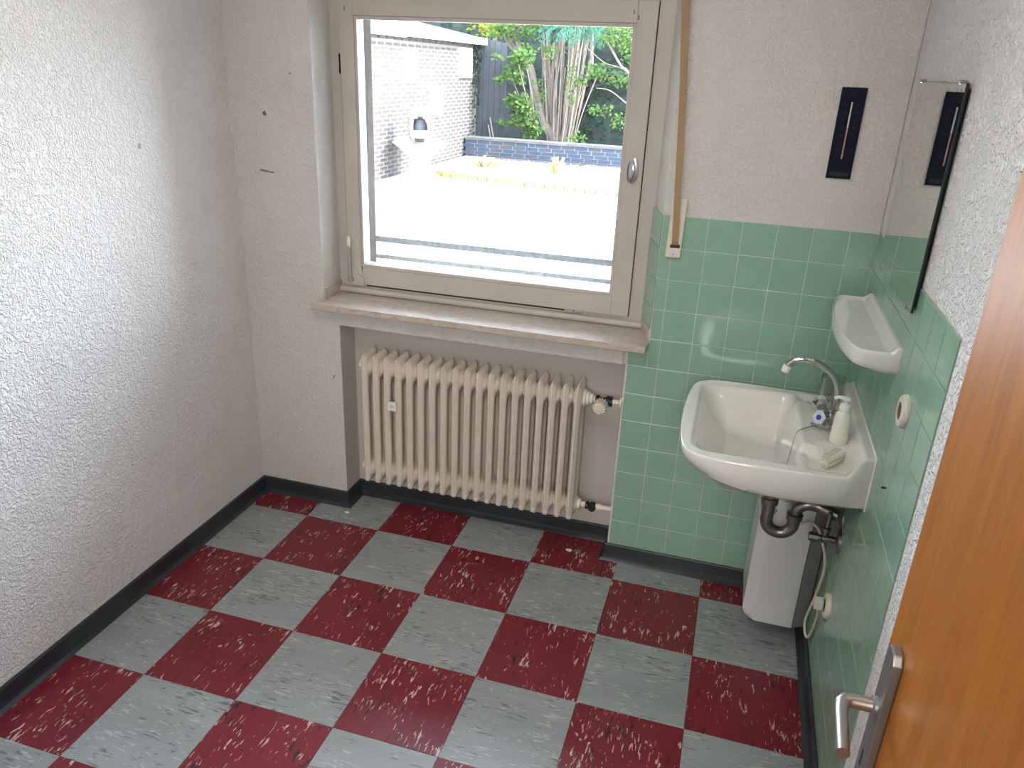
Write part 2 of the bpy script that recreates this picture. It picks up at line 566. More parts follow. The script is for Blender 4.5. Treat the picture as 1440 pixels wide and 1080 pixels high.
# ---- baseboards
prof = [(0.0, 0.062), (0.006, 0.062), (0.009, 0.058), (0.010, 0.020), (0.013, 0.009), (0.020, 0.0035), (0.024, 0.0), (0.0, 0.0)]
path = [(XL, YR), (XL, PB), (0.108, PB), (0.108, 0.238), (1.155, 0.238), (1.155, PB), (XR, PB), (XR, YR)]
def sweep_base(name, i0, i1, label):
    n = len(path)
    offs = []
    for i in range(n):
        p = Vector(path[i])
        d1 = (p - Vector(path[i - 1])).normalized() if i > 0 else None
        d2 = (Vector(path[i + 1]) - p).normalized() if i < n - 1 else None
        n1 = Vector((d1.y, -d1.x)) if d1 else None
        n2 = Vector((d2.y, -d2.x)) if d2 else None
        if n1 is None: o = n2
        elif n2 is None: o = n1
        else: o = (n1 + n2) / (1 + n1.dot(n2))
        offs.append(o)
    b = nb()
    rings = []
    for i in range(i0, i1 + 1):
        rings.append([b.verts.new((path[i][0] + offs[i].x * t, path[i][1] + offs[i].y * t, z + 0.0002)) for t, z in prof])
    for A, B in zip(rings[:-1], rings[1:]):
        for k in range(len(prof)):
            b.faces.new((A[k], A[(k + 1) % len(prof)], B[(k + 1) % len(prof)], B[k]))
    b.faces.new(rings[0]); b.faces.new(rings[-1][::-1])
    struct(name, b, M['base'], label)
sweep_base('baseboard_left', 0, 1, 'dark vinyl baseboard along the long plaster wall')
sweep_base('baseboard_back', 1, 6, 'dark vinyl baseboard following the radiator niche')
sweep_base('baseboard_right', 6, 7, 'dark vinyl baseboard under the green tiles')

# ------------------------------------------------------------------ window
win = obj('window_1', None, None, (0.61, 0.26, SILL_Z)); tag(win, 'cream painted single-sash window with a marble sill', None, None, 'structure')
def rect_frame(b, x0, x1, z0, z1, l, r, t, bt, y0, y1, bev=0.002):
    box(b, x0, x0 + l, y0, y1, z0, z1, bev)
    box(b, x1 - r, x1, y0, y1, z0, z1, bev)
    box(b, x0 + l, x1 - r, y0, y1, z1 - t, z1, bev)
    box(b, x0 + l, x1 - r, y0, y1, z0, z0 + bt, bev)
bm = nb()
rect_frame(bm, 0.047, 1.182, 0.848, 1.950, 0.065, 0.075, 0.125, 0.055, 0.258, 0.300)
part('window_frame', bm, M['frame'], win)
bm = nb(); tube(bm, [(0.052, 0.250, 0.857), (1.186, 0.250, 0.857)], 0.0125, 12); box(bm, 0.052, 1.186, 0.248, 0.262, 0.846, 0.860)
part('bottom_batten', bm, M['frame'], win, True)
bm = nb()
rect_frame(bm, 0.090, 1.131, 0.882, 1.846, 0.052, 0.060, 0.062, 0.064, 0.246, 0.2575, 0.0025)
rect_frame(bm, 0.112, 1.107, 0.903, 1.826, 0.036, 0.040, 0.046, 0.050, 0.2575, 0.298, 0.001)
sash = part('sash', bm, M['frame'], win)
bm = nb()
rect_frame(bm, 0.142, 1.071, 0.946, 1.784, 0.010, 0.0115, 0.012, 0.012, 0.2505, 0.2620, 0.002)
part('glazing_bead', bm, M['frame'], sash)
bm = nb()
rect_frame(bm, 0.140, 1.073, 0.944, 1.786, 0.012, 0.010, 0.012, 0.014, 0.263, 0.2995, 0.001)
part('outer_rebate', bm, M['frame_out'], sash)
bm = nb(); box(bm, 0.146, 1.068, 0.279, 0.283, 0.950, 1.780)
part('pane', bm, M['pane'], sash)
# dark joint lines round the sash
bm = nb()
box(bm, 0.0845, 0.0905, 0.2568, 0.2586, 0.945, 1.602); box(bm, 0.156, 0.910, 0.2568, 0.2586, 0.8740, 0.8830)
box(bm, 1.1305, 1.1335, 0.2568, 0.2586, 0.880, 1.846)
part('joint_shadow_gap', bm, M['gap'], win)
# oval olive handle
bm = nb(); lathe(bm, [(0.0, 0), (0.021, 0), (0.0215, 0.003), (0.016, 0.006), (0.0, 0.0065)], (1.104, 0.2455, 1.363), (0, -1, 0), 28, 0.72, 1.75)
lathe(bm, [(0.008, 0), (0.008, 0.016)], (1.104, 0.2455, 1.363), (0, -1, 0), 14)
hnd = part('handle_rosette', bm, M['steel'], sash, True)
bm = nb(); lathe(bm, [(0.010, 0.0), (0.018, 0.0015), (0.0205, 0.006), (0.0195, 0.011), (0.012, 0.0155), (0.0, 0.0165)], (1.102, 0.2315, 1.360), (-0.45, -0.9, 0.0), 30, 0.68, 1.75)
part('handle', bm, M['chrome'], sash, True)
# stay lever at the lower corner by the hinge
bm = nb()
prism(bm, [(0.098, 0.878), (0.152, 0.878), (0.154, 0.905), (0.147, 0.914), (0.131, 0.918), (0.124, 0.934), (0.118, 0.942), (0.098, 0.942)], 'y', 0.2415, 0.2462, 0.001)
part('stay_bracket', bm, M['frame'], sash)
bm = nb(); tube(bm, [(0.1015, 0.233, 0.903), (0.1015, 0.233, 1.026)], [0.0075, 0.0058], 12)
lathe(bm, [(0.0115, 0), (0.0115, 0.012), (0.0045, 0.0135), (0.0045, 0.010), (0, 0.010)], (0.1015, 0.242, 0.899), (0, -1, 0), 18)
M['stay'] = simple('stay_grey_paint', (0.36, 0.34, 0.315), 0.45)
lev = part('stay_lever', bm, M['stay'], sash, True)
bm = nb(); lathe(bm, [(0.0062, 0), (0.0066, 0.030), (0.0050, 0.038), (0, 0.040)], (0.1015, 0.233, 1.020), (0, 0, 1), 12, 1.1, 0.9)
part('lever_grip', bm, M['white_pl'], sash, True)
# lower latch and upper hinge
bm = nb(); box(bm, 0.912, 0.942, 0.2435, 0.258, 0.873, 0.8835, 0.002); 
tube(bm, [(0.946, 0.2475, 0.8785), (0.974, 0.2475, 0.8785)], 0.005, 12)
part('sash_latch', bm, M['frame_out'], win, True)
bm = nb(); tube(bm, [(0.0855, 0.252, 1.607), (0.0855, 0.252, 1.634)], 0.004, 10); tube(bm, [(0.0855, 0.252, 1.637), (0.0855, 0.252, 1.665)], 0.004, 10)
box(bm, 0.0825, 0.0885, 0.253, 0.2585, 1.603, 1.668)
part('hinge', bm, M['guide'], win, True)
bm = nb()
for p in ((1.075, 1.800), (1.060, 1.815), (0.146, 0.940), (0.112, 1.805)):
    box(bm, p[0] - 0.0012, p[0] + 0.0012, 0.2455, 0.247, p[1] - 0.007, p[1] + 0.006)
part('screw_slot', bm, M['gap'], sash)
# marble sill, upstands
bm = nb()
prism(bm, [(0.031, 0.062), (1.219, 0.062), (1.224, PB - 0.0002), (1.224, PB + 0.003), (1.2215, PB + 0.003), (1.178, 0.258), (0.051, 0.258), (0.051, PB + 0.003), (0.043, PB - 0.0002)], 'z', SILL_Z - 0.0215, SILL_Z, 0.0012, 1)
part('window_sill', bm, M['marble'], win)
bm = nb(); box(bm, 0.0502, 0.056, PB + 0.002, 0.257, SILL_Z + 0.0002, SILL_Z + 0.042, 0.001)
part('sill_upstand', bm, M['marble'], win)
bm = nb()
prism(bm, [(1.2150, PB + 0.001), (1.2222, PB + 0.001), (1.1815, 0.257), (1.1745, 0.257)], 'z', SILL_Z + 0.0002, SILL_Z + 0.039, 0.001, 1)
part('sill_upstand', bm, M['marble'], win)
# shutter guide rails outside
for s, x in ((1, 0.05), (-1, 1.182)):
    bm = nb(); a, b_ = (x, 0.1505) if s > 0 else (1.068, x)
    box(bm, min(a, b_), max(a, b_), 0.301, 0.320, 0.83, 1.95)
    part('shutter_guide', bm, M['guide'], win)
    bm = nb(); a, b_ = (x, 0.1470) if s > 0 else (1.075, x)
    box(bm, min(a, b_), max(a, b_), 0.321, 0.366, 0.83, 1.95)
    part('shutter_guide_batten', bm, M['guide_brown'], win)
bm = nb(); box(bm, 0.05, 1.182, 0.301, 0.45, 0.824, 0.846); part('outer_sill', bm, M['frame_out'], win)

# railing outside the window: two flat bars and their end brackets
rl_ = thing('window_railing', 'grey weathered railing of two flat bars outside the window', 'railing', (0.58, 0.44, 0.93))
for z0, z1 in ((1.003, 1.026), (0.938, 0.955)):
    bm = nb(); box(bm, -0.05, 1.30, 0.432, 0.442, z0, z1, 0.001); part('rail', bm, M['rail'], rl_)
for x in (-0.04, 1.28):
    bm = nb(); box(bm, x - 0.012, x + 0.012, 0.411, 0.4318, 0.92, 1.04); part('bracket', bm, M['rail'], rl_)

# ------------------------------------------------------------------ roller shutter strap and its plate
sp = thing('shutter_strap', 'tan roller shutter pull strap running up the wall from a cream cover plate', 'strap', (1.267, PB, 1.217))
bm = nb(); prism(bm, [(1.2425, 1.127), (1.2875, 1.1285), (1.2905, 1.307), (1.2455, 1.304)], 'y', 0.1115, 0.1265, 0.003)
cp = part('cover_plate', bm, M['plate'], sp)
bm = nb(); prism(bm, [(1.2545, 1.158), (1.2835, 1.159), (1.2838, 1.170), (1.255, 1.169)], 'y', 0.1095, 0.1117, 0.0005, 1); part('slot', bm, M['black'], sp)
bm = nb(); lathe(bm, [(0.0, 0), (0.004, 0), (0.0035, 0.0016), (0, 0.002)], (1.266, 0.1117, 1.139), (0, -1, 0), 12); part('screw', bm, M['steel'], sp, True)
bm = nb()
pts = [(1.2690, 0.1112, 1.166), (1.2680, 0.104, 1.180), (1.2640, 0.1025, 1.25), (1.2440, 0.1025, 1.56), (1.2200, 0.1025, 1.84), (1.1800, 0.1025, 2.32)]
wid = [0.0095, 0.0095, 0.0095, 0.010, 0.0115, 0.013]
pr = None
for p, w in zip(pts, wid):
    ring = [bm.verts.new((p[0] + sx * w, p[1] + sy * 0.0007, p[2])) for sx, sy in ((-1, -1), (1, -1), (1, 1), (-1, 1))]
    if pr:
        for k in range(4): bm.faces.new((pr[k], pr[(k + 1) % 4], ring[(k + 1) % 4], ring[k]))
    else: bm.faces.new(ring)
    pr = ring
bm.faces.new(pr)
part('strap', bm, M['strap'], sp)

# ------------------------------------------------------------------ radiator
rad = thing('radiator', 'cream ribbed column radiator in the niche under the window', 'radiator', (0.61, 0.135, 0.0))
def section_mesh():
    yf, yb, z0, z1, rc = 0.080, 0.190, 0.141, 0.671, 0.016
    yc = (yf + yb) / 2; zt, zb_ = 0.612, 0.196
    def ss(t):
        t = max(0.0, min(1.0, t)); return t * t * (3 - 2 * t)
    zs = []
    for k in range(13): zs.append(z0 + 0.11 * (k / 12) ** 1.3)
    for k in range(1, 9): zs.append(z0 + 0.11 + (z1 - z0 - 0.21) * k / 8)
    for k in range(1, 13): zs.append(z1 - 0.10 * (1 - k / 12) ** 1.3)
    us = [0, 0.012, 0.05, 0.10, 0.16, 0.22, 0.28, 0.33, 0.38, 0.44, 0.5, 0.56, 0.62, 0.67, 0.72, 0.78, 0.84, 0.90, 0.95, 0.988, 1]
    b = nb()
    grid = {}
    for sgn in (-1, 1):
        for i, z in enumerate(zs):
            e = min(z - z0, z1 - z)
            ins = 0 if e >= rc else rc - math.sqrt(max(0, rc * rc - (rc - e) ** 2))
            if z - z0 < 0.05: ins += 0.012 * (1 - (z - z0) / 0.05)
            for j, u in enumerate(us):
                y = yf + ins + (yb - yf - 2 * ins) * u
                dy = min(y - yf, yb - y); dz = min(z - z0, z1 - z); d = max(0.0, min(dy, dz * 0.9))
                t = 0.0014 + 0.0108 * math.sqrt(max(0, 1 - (1 - min(1, max(0, (d - 0.005)) / 0.017)) ** 2))
                # slot between the two columns
                inz = min(ss((z - 0.232) / 0.03), ss((0.585 - z) / 0.035))
                slot = ss((0.026 - abs(y - yc)) / 0.012) * inz
                t = t * (1 - slot) + 0.0012 * slot
                for zc in (zt, zb_):
                    r = math.hypot(y - yc, z - zc)
                    t = max(t, t + (0.0217 - t) * ss((0.036 - r) / 0.014))
                grid[sgn, i, j] = b.verts.new((sgn * t, y, z))
        for i in range(len(zs) - 1):
            for j in range(len(us) - 1):
                b.faces.new((grid[sgn, i, j], grid[sgn, i, j + 1], grid[sgn, i + 1, j + 1], grid[sgn, i + 1, j]))
    n, m_ = len(zs) - 1, len(us) - 1
    for i in range(n):
        for j in (0, m_):
            b.faces.new((grid[-1, i, j], grid[1, i, j], grid[1, i + 1, j], grid[-1, i + 1, j]))
    for j in range(m_):
        for i in (0, n):
            b.faces.new((grid[-1, i, j], grid[-1, i, j + 1], grid[1, i, j + 1], grid[1, i, j]))
    return me('radiator_section', b, M['rad'], True, 50)
sec = section_mesh()
RX0, RXP = 0.2165, 0.0441
for k in range(19):
    obj('section', sec, rad, (RX0 + RXP * k - 0.61, -0.135, 0))
xe = RX0 + RXP * 18
for x0, d, z in ((RX0, -1, 0.612), (RX0, -1, 0.196)):
    bm = nb(); lathe(bm, [(0.024, 0.018), (0.022, 0.030), (0.014, 0.033), (0.0, 0.034)], (x0, 0.135, z), (d, 0, 0), 8); part('plug', bm, M['rad'], rad)
# upper valve
bm = nb(); lathe(bm, [(0.030, 0.012), (0.030, 0.022), (0.024, 0.024), (0.024, 0.034), (0.019, 0.036), (0.019, 0.046), (0.012, 0.048), (0.012, 0.056)], (xe, 0.135, 0.612), (1, 0, 0), 20); part('union_nut', bm, M['rad'], rad)
bm = nb(); lathe(bm, [(0.013, 0.054), (0.017, 0.056), (0.017, 0.066), (0.010, 0.072), (0.011, 0.086), (0.018, 0.093), (0.018, 0.112), (0.010, 0.113)], (xe, 0.135, 0.612), (1, 0, 0), 10)
tube(bm, [(xe + 0.080, 0.135, 0.612), (xe + 0.080, 0.100, 0.612)], 0.012, 12)
part('valve_body', bm, M['black'], rad, True, 35)
bm = nb()
kx, kz = xe + 0.080, 0.612
nT = 14
pf = []
for i in range(nT * 4):
    a = 2 * PI * i / (nT * 4); r = 0.0245 if (i % 4) < 2 else 0.0200
    pf.append((r * math.cos(a), r * math.sin(a)))
prev = None
for y, s in ((0.103, 0.8), (0.100, 1.0), (0.064, 0.96), (0.060, 0.90)):
    rg = [bm.verts.new((kx + p[0] * s, y, kz + p[1] * s)) for p in pf]
    if prev:
        for i in range(len(pf)): bm.faces.new((prev[i], prev[(i + 1) % len(pf)], rg[(i + 1) % len(pf)], rg[i]))
    else: bm.faces.new(rg)
    prev = rg
bm.faces.new(prev)
kn = part('thermostat_knob', bm, M['cream_pl'], rad)
bm = nb(); lathe(bm, [(0.016, 0), (0.0155, 0.002), (0.0, 0.0025)], (kx, 0.060, kz), (0, -1, 0), 20); part('knob_cap', bm, M['plate'], rad, True)
bm = nb(); tube(bm, [(xe + 0.112, 0.135, 0.612), (1.1545, 0.135, 0.612)], 0.009, 12)
lathe(bm, [(0.0, 0), (0.020, 0), (0.019, 0.006), (0.010, 0.010)], (1.1545, 0.135, 0.612), (-1, 0, 0), 18); part('supply_pipe', bm, M['rad'], rad, True, 35)
# lower valve
bm = nb(); lathe(bm, [(0.027, 0.012), (0.027, 0.020), (0.020, 0.022), (0.020, 0.034), (0.011, 0.036), (0.011, 0.058)], (xe, 0.135, 0.196), (1, 0, 0), 20); part('union_nut', bm, M['rad'], rad)
bm = nb(); lathe(bm, [(0.010, 0.050), (0.015, 0.053), (0.015, 0.062), (0.008, 0.066), (0.015, 0.070), (0.016, 0.084), (0.009, 0.088)], (xe, 0.135, 0.196), (1, 0, 0), 8)
lathe(bm, [(0.014, 0), (0.014, 0.020), (0.010, 0.024), (0, 0.024)], (xe + 0.077, 0.135, 0.196), (0, -1, 0), 8); part('lockshield', bm, M['black'], rad)
bm = nb(); tube(bm, [(xe + 0.086, 0.135, 0.196), (1.1545, 0.135, 0.196)], 0.0095, 12); lathe(bm, [(0.0125, 0.092), (0.0125, 0.108)], (xe, 0.135, 0.196), (1, 0, 0), 14); part('return_pipe', bm, M['rad'], rad, True, 35)
for x in (0.372, 0.900):
    bm = nb(); box(bm, x - 0.006, x + 0.006, 0.15, 0.238, 0.59, 0.60); part('wall_bracket', bm, M['rad'], rad)
bm = nb(); box(bm, 0.3165, 0.3515, 0.0715, 0.0795, 0.472, 0.507, 0.002); tg = part('cost_meter', bm, M['white_pl'], rad)
bm = nb(); lathe(bm, [(0.007, 0), (0.006, 0.0015), (0, 0.0015)], (0.334, 0.0715, 0.490), (0, -1, 0), 14); part('meter_dial', bm, M['plate'], rad)

# ------------------------------------------------------------------ washbasin
bas = thing('washbasin', 'white ceramic washbasin mounted on the green tiled wall', 'basin', (1.60, -0.2425, 0.78))
BY = -0.2425
half = [(XR, .256), (1.80, .262), (1.74, .268), (1.66, .274), (1.57, .2775), (1.49, .276), (1.445, .270), (1.412, .254), (1.390, .224), (1.380, .170), (1.3735, .090), (1.3715, 0)]
hs = [Vector((p[0], p[1], 0)) for p in half]
side = catmull(hs, 9)
outline = [(p.x, BY + p.y) for p in side] + [(p.x, BY - p.y) for p in side[::-1][1:]]
nback = 20
for k in range(1, nback): outline.append((XR, BY - .256 + .512 * k / nback))
def ss(t):
    t = max(0.0, min(1.0, t)); return t * t * (3 - 2 * t)
RIM = 0.783
def basin_top(x, y):
    h = y - BY; ah = abs(h)
    z = RIM
    ridge = ss((x - 1.775) / 0.036)
    plat = ss((0.158 - ah) / 0.014) * ss((x - 1.668) / 0.012)
    dish = ss((ah - 0.150) / 0.02) * ss((0.250 - ah) / 0.02) * ss((x - 1.682) / 0.02) * ss((1.80 - x) / 0.03)
    z = RIM + 0.020 * plat * (1 - ridge) - 0.011 * dish * (1 - ridge)
    z = z * (1 - ridge) + 0.838 * ridge
    xr_ = 1.672
    hh = 0.240 - 0.05 * max(0, (1.45 - x)) / 0.05 * 0.15
    S_ = ss((x - 1.404) / 0.10) * ss((xr_ - x) / 0.030) * ss((hh - ah) / 0.090)
    dl = 0.138 * (0.80 + 0.20 * ss((x - 1.45) / 0.15))
    if x < xr_: z = z - (dl + 0.0 * plat) * (S_ ** 0.75)
    return z
CX, CYB = 1.545, BY
N = len(outline)
bm = nb()
scales = [1.0, 0.9975, 0.99, 0.98] + [0.97 - 0.0155 * k for k in range(60)]
scales = [s for s in scales if s > 0.03]
rings = []
for s in scales:
    rg = []
    for (x, y) in outline:
        px, py = CX + (x - CX) * s, CYB + (y - CYB) * s
        z = basin_top(px, py)
        if s > 0.999: z -= 0.006
        elif s > 0.997: z -= 0.0012
        rg.append(bm.verts.new((px, py, z)))
    rings.append(rg)
for A, B in zip(rings[:-1], rings[1:]):
    for k in range(N): bm.faces.new((A[k], A[(k + 1) % N], B[(k + 1) % N], B[k]))
cv = bm.verts.new((CX, CYB, basin_top(CX, CYB)))
for k in range(N): bm.faces.new((rings[-1][k], rings[-1][(k + 1) % N], cv))
# outer skirt and underside
def zbot(x): return 0.700 + 0.030 * ss((1.60 - x) / 0.22)
low = []
for lv in range(9):
    rg = []
    for (x, y) in outline:
        zt = basin_top(x, y) - 0.006; zb2 = zbot(x)
        if lv <= 5:
            f = lv / 5; s = 1.0 - 0.055 * f ** 2.2 - (0.05 * f ** 1.6) * ss((1.50 - x) / 0.12); z = zt + (zb2 - zt) * (0.12 + 0.88 * f)
        elif lv == 6: s = 0.925; z = zb2 - 0.004
        elif lv == 7: s = 0.74; z = 0.665
        else: s = 0.44; z = 0.622
        px, py = CX + (x - CX) * s, CYB + (y - CYB) * s
        if lv >= 6: px = px + (0.03, 0.05, 0.04)[lv - 6]
        if x > XR - 0.002 and lv <= 6: px = XR
        rg.append(bm.verts.new((min(px, XR), py, z)))
    low.append(rg)
low2 = [rings[0]] + low
for A, B in zip(low2[:-1], low2[1:]):
    for k in range(N): bm.faces.new((B[k], B[(k + 1) % N], A[(k + 1) % N], A[k]))
dv = []
for (x, y) in outline:
    a = math.atan2(y - BY, x - 1.60)
    dv.append(bm.verts.new((1.642 + 0.030 * math.cos(a), BY + 0.030 * math.sin(a), 0.572)))
for k in range(N): bm.faces.new((dv[k], dv[(k + 1) % N], low[-1][(k + 1) % N], low[-1][k]))
bm.faces.new(dv)
part('basin_body', bm, M['ceramic'], bas, True, 60)
# silicone joint along the tiles
bm = nb()
tube(bm, [(XR - 0.001, .0165, 0.70), (XR - 0.001, .0165, 0.832), (XR - 0.001, 0.01, 0.840), (XR - 0.001, -0.495, 0.840), (XR - 0.001, -0.5015, 0.832), (XR - 0.001, -0.5015, 0.70)], 0.0035, 6)
part('sealant_joint', bm, M['white_pl'], bas, True)
bm = nb(); lathe(bm, [(0, 0), (0.022, 0), (0.022, 0.003), (0.016, 0.0035), (0, 0.001)], (1.612, BY, basin_top(1.60, BY) + 0.0005), (0, 0, 1), 20); part('drain', bm, M['chrome'], bas, True)

# faucet
fa = thing('faucet', 'chrome swan-neck faucet with two faceted knobs on the washbasin', 'faucet', (1.745, -0.250, 0.803))
bm = nb()
lathe(bm, [(0.0, 0.0), (0.022, 0.0), (0.022, 0.004), (0.016, 0.010), (0.015, 0.030), (0.013, 0.036), (0.0, 0.037)], (1.748, -0.250, 0.8035), (0, 0, 1), 20)
tube(bm, [(1.742, -0.292, 0.826), (1.742, -0.208, 0.826)], 0.0125, 14)
part('faucet_body', bm, M['chrome'], fa, True, 45)
bm = nb()
sp_pts = catmull([(1.754, -.25, .835), (1.758, -.25, .883), (1.750, -.25, .922), (1.729, -.25, .951), (1.693, -.25, .972), (1.657, -.25, .978), (1.632, -.25, .968), (1.620, -.25, .950)], 6)
tube(bm, sp_pts, 0.0085, 14); lathe(bm, [(0.0115, 0), (0.0115, 0.012), (0.009, 0.014)], (1.755, -.25, .838), (0, 0, 1), 14)
part('spout', bm, M['chrome'], fa, True, 45)
bm = nb(); lathe(bm, [(0.0, 0), (0.0105, 0), (0.0105, 0.018), (0.0, 0.018)], (1.6215, -.25, .955), (-0.25, 0, -1), 14); part('aerator', bm, M['white_pl'], fa, True, 45)
for sy, tilt in ((-1, (-0.62, -0.70, 0.35)), (1, (-0.50, -0.35, 0.80))):
    ax = Vector(tilt).normalized()
    o0 = Vector((1.738, -0.280, 0.832)) if sy < 0 else Vector((1.735, -0.226, 0.838))
    bm = nb(); lathe(bm, [(0.008, 0.0), (0.010, 0.006), (0.021, 0.016), (0.0245, 0.026), (0.019, 0.036), (0.0, 0.038)], o0, ax, 6)
    kb = part('knob', bm, M['chrome'], fa)
    if sy < 0:
        bm = nb(); lathe(bm, [(0.0072, 0), (0.0068, 0.0012), (0, 0.0014)], o0 + ax * 0.0378, ax, 16); tag(part('cold_mark', bm, M['blue'], kb, True), 'blue cold water dot')
# plug chain
bm = nb()
ch = catmull([(1.728, -.262, .812), (1.718, -.268, .8075), (1.700, -.285, .8065), (1.684, -.302, .8065), (1.6700, -.315, .800), (1.664, -.322, .778), (1.659, -.327, .72), (1.655, -.320, .66)], 10)
for i, p in enumerate(ch):
    if i % 2 == 0:
        lathe(bm, [(0.0001, -0.0018), (0.0018, 0), (0.0001, 0.0018)], p, (0, 0, 1), 6, cap=False)
tube(bm, ch, 0.0007, 5)
part('plug_chain', bm, M['chrome_dark'], fa)
bm = nb()
for cx_, cy_, r in ((1.712, -.272, .0075), (1.722, -.266, .0055)):
    tube(bm, [(cx_ + r * 1.3 * math.cos(a) * 0.8, cy_ + r * math.sin(a) - r * math.cos(a) * 0.7, .8085) for a in [2 * PI * k / 14 for k in range(15)]], 0.0011, 6)
part('chain_ring', bm, M['chrome_dark'], fa, True)

# soap bottle
sb = thing('soap_dispenser', 'off-white pump soap bottle standing beside the faucet', 'bottle', (1.764, -0.355, 0.8035))
bm = nb()
lathe(bm, [(0.0, 0.0), (0.020, 0.0), (0.0215, 0.004), (0.0215, 0.02), (0.020, 0.070), (0.0175, 0.082), (0.012, 0.089), (0.0095, 0.092), (0.0, 0.0922)], (1.764, -.355, .8035), (0, 0, 1), 28, 1.0, 0.78)
part('bottle_body', bm, M['soap'], sb, True, 50)
bm = nb(); lathe(bm, [(0.0, 0), (0.0135, 0), (0.0135, 0.010), (0.011, 0.0145), (0.0055, 0.017), (0.005, 0.024), (0.0, 0.024)], (1.764, -.355, .8955), (0, 0, 1), 20); part('pump_collar', bm, M['white_pl'], sb, True, 40)
bm = nb(); box(bm, 1.756, 1.772, -.362, -.348, .919, .929, 0.003); tube(bm, [(1.764, -.355, .925), (1.745, -.354, .926), (1.735, -.3535, .922)], [0.0055, 0.0042, 0.0036], 10); part('pump_head', bm, M['white_pl'], sb, True, 50)

# tumbler
tb = thing('glass_tumbler', 'clear pressed glass tumbler behind the faucet spout', 'glass', (1.768, -0.055, 0.7755))
bm = nb()
ro = []
segs = 32
for i, (r, h) in enumerate([(0.0, 0.0), (0.027, 0.0), (0.029, 0.003), (0.030, 0.03), (0.032, 0.06), (0.034, 0.098), (0.0325, 0.0985), (0.0305, 0.06), (0.0285, 0.03), (0.026, 0.010), (0.0, 0.009)]):
    ro.append([bm.verts.new((1.768 + max(r, 1e-4) * (1 + (0.05 if (k % 4 < 2 and 3 < i < 5) else 0)) * math.cos(2 * PI * k / segs), -.055 + max(r, 1e-4) * (1 + (0.05 if (k % 4 < 2 and 3 < i < 5) else 0)) * math.sin(2 * PI * k / segs), .7755 + h)) for k in range(segs)])
for A, B in zip(ro[:-1], ro[1:]):
    for k in range(segs): bm.faces.new((A[k], A[(k + 1) % segs], B[(k + 1) % segs], B[k]))
part('tumbler_wall', bm, M['tumbler'], tb, True, 40)

# nail brush lying in the soap dish
br = thing('nail_brush', 'small double-sided cream nail brush lying in the basin soap dish', 'brush', (1.748, -0.424, 0.7735))
bd = Vector((0.060, 0.083, 0)).normalized(); bs = Vector((bd.y, -bd.x, 0))
def obox(b, c, hx, hy, z0, z1):
    vs = []
    for sx in (-1, 1):
        for sy in (-1, 1):
            for z in (z0, z1):
                q = c + bd * (sx * hx) + bs * (sy * hy); vs.append(b.verts.new((q.x, q.y, z)))
    for q in ((0, 1, 3, 2), (4, 6, 7, 5), (0, 4, 5, 1), (2, 3, 7, 6), (0, 2, 6, 4), (1, 5, 7, 3)): b.faces.new([vs[i] for i in q])
bc = Vector((1.748, -0.424, 0))
bm = nb(); obox(bm, bc, 0.037, 0.0135, 0.7835, 0.7925)
bmesh.ops.bevel(bm, geom=bm.edges[:], offset=0.003, segments=2, affect='EDGES')
part('brush_body', bm, M['cream_pl'], br, True, 50)
for z0, z1, wy in ((0.7925, 0.8085, 0.0125), (0.7745, 0.7835, 0.008)):
    bm = nb()
    nx, ny = 10, 3
    for i in range(nx):
        for j in range(ny):
            c = bc + bd * ((i - (nx - 1) / 2) * 0.0072) + bs * ((j - (ny - 1) / 2) * wy * 0.72)
            q = 0.0023
            lo = [bm.verts.new((c.x + q * math.cos(a), c.y + q * math.sin(a), z0)) for a in (0, 2.1, 4.2)]
            hi = [bm.verts.new((c.x + 1.15 * q * math.cos(a), c.y + 1.15 * q * math.sin(a), z1 + random.uniform(-.0008, .0008))) for a in (0, 2.1, 4.2)]
            for k in range(3): bm.faces.new((lo[k], lo[(k + 1) % 3], hi[(k + 1) % 3], hi[k]))
            bm.faces.new(hi)
    o = part('bristles', bm, M['bristle'], br); o['kind'] = 'stuff'

# ------------------------------------------------------------------ trap, valve, boiler
tp = thing('drain_trap', 'dark metal U-bend drain trap hanging below the washbasin', 'trap', (1.70, BY, 0.46))
bm = nb()
arc = [(1.642, BY, .576), (1.642, BY, .53), (1.642, BY, .49)] + [(1.6785 - .0365 * math.cos(a), BY, .487 - .0365 * math.sin(a)) for a in [PI * k / 12 for k in range(1, 13)]] + [(1.715, BY, .512)]
tube(bm, arc, 0.0175, 16); part('u_bend', bm, M['chrome_dark'], tp, True, 50)
bm = nb(); lathe(bm, [(0.018, 0), (0.0235, 0.002), (0.0235, 0.020), (0.019, 0.023)], (1.642, BY, .537), (0, 0, 1), 18); part('slip_nut', bm, M['chrome_dark'], tp, True, 35)
bm = nb(); lathe(bm, [(0.018, 0), (0.0225, 0.002), (0.0225, 0.018), (0.018, 0.021)], (1.715, BY, .500), (0, 0, 1), 18); part('slip_nut', bm, M['chrome_dark'], tp, True, 35)
bm = nb()
tube(bm, catmull([(1.715, BY, .515), (1.720, BY, .537), (1.740, BY, .553), (1.77, BY, .553), (1.80, BY - .01, .548), (XR - .001, BY - .02, .543)], 6), 0.0165, 16)
part('outlet_pipe', bm, M['chrome_dark'], tp, True, 50)
bm = nb(); lathe(bm, [(0.0, 0), (0.036, 0), (0.035, 0.004), (0.020, 0.014)], (XR - .0006, BY - .02, .543), (-1, 0, 0), 24); part('rosette', bm, M['chrome_dark'], tp, True, 40)

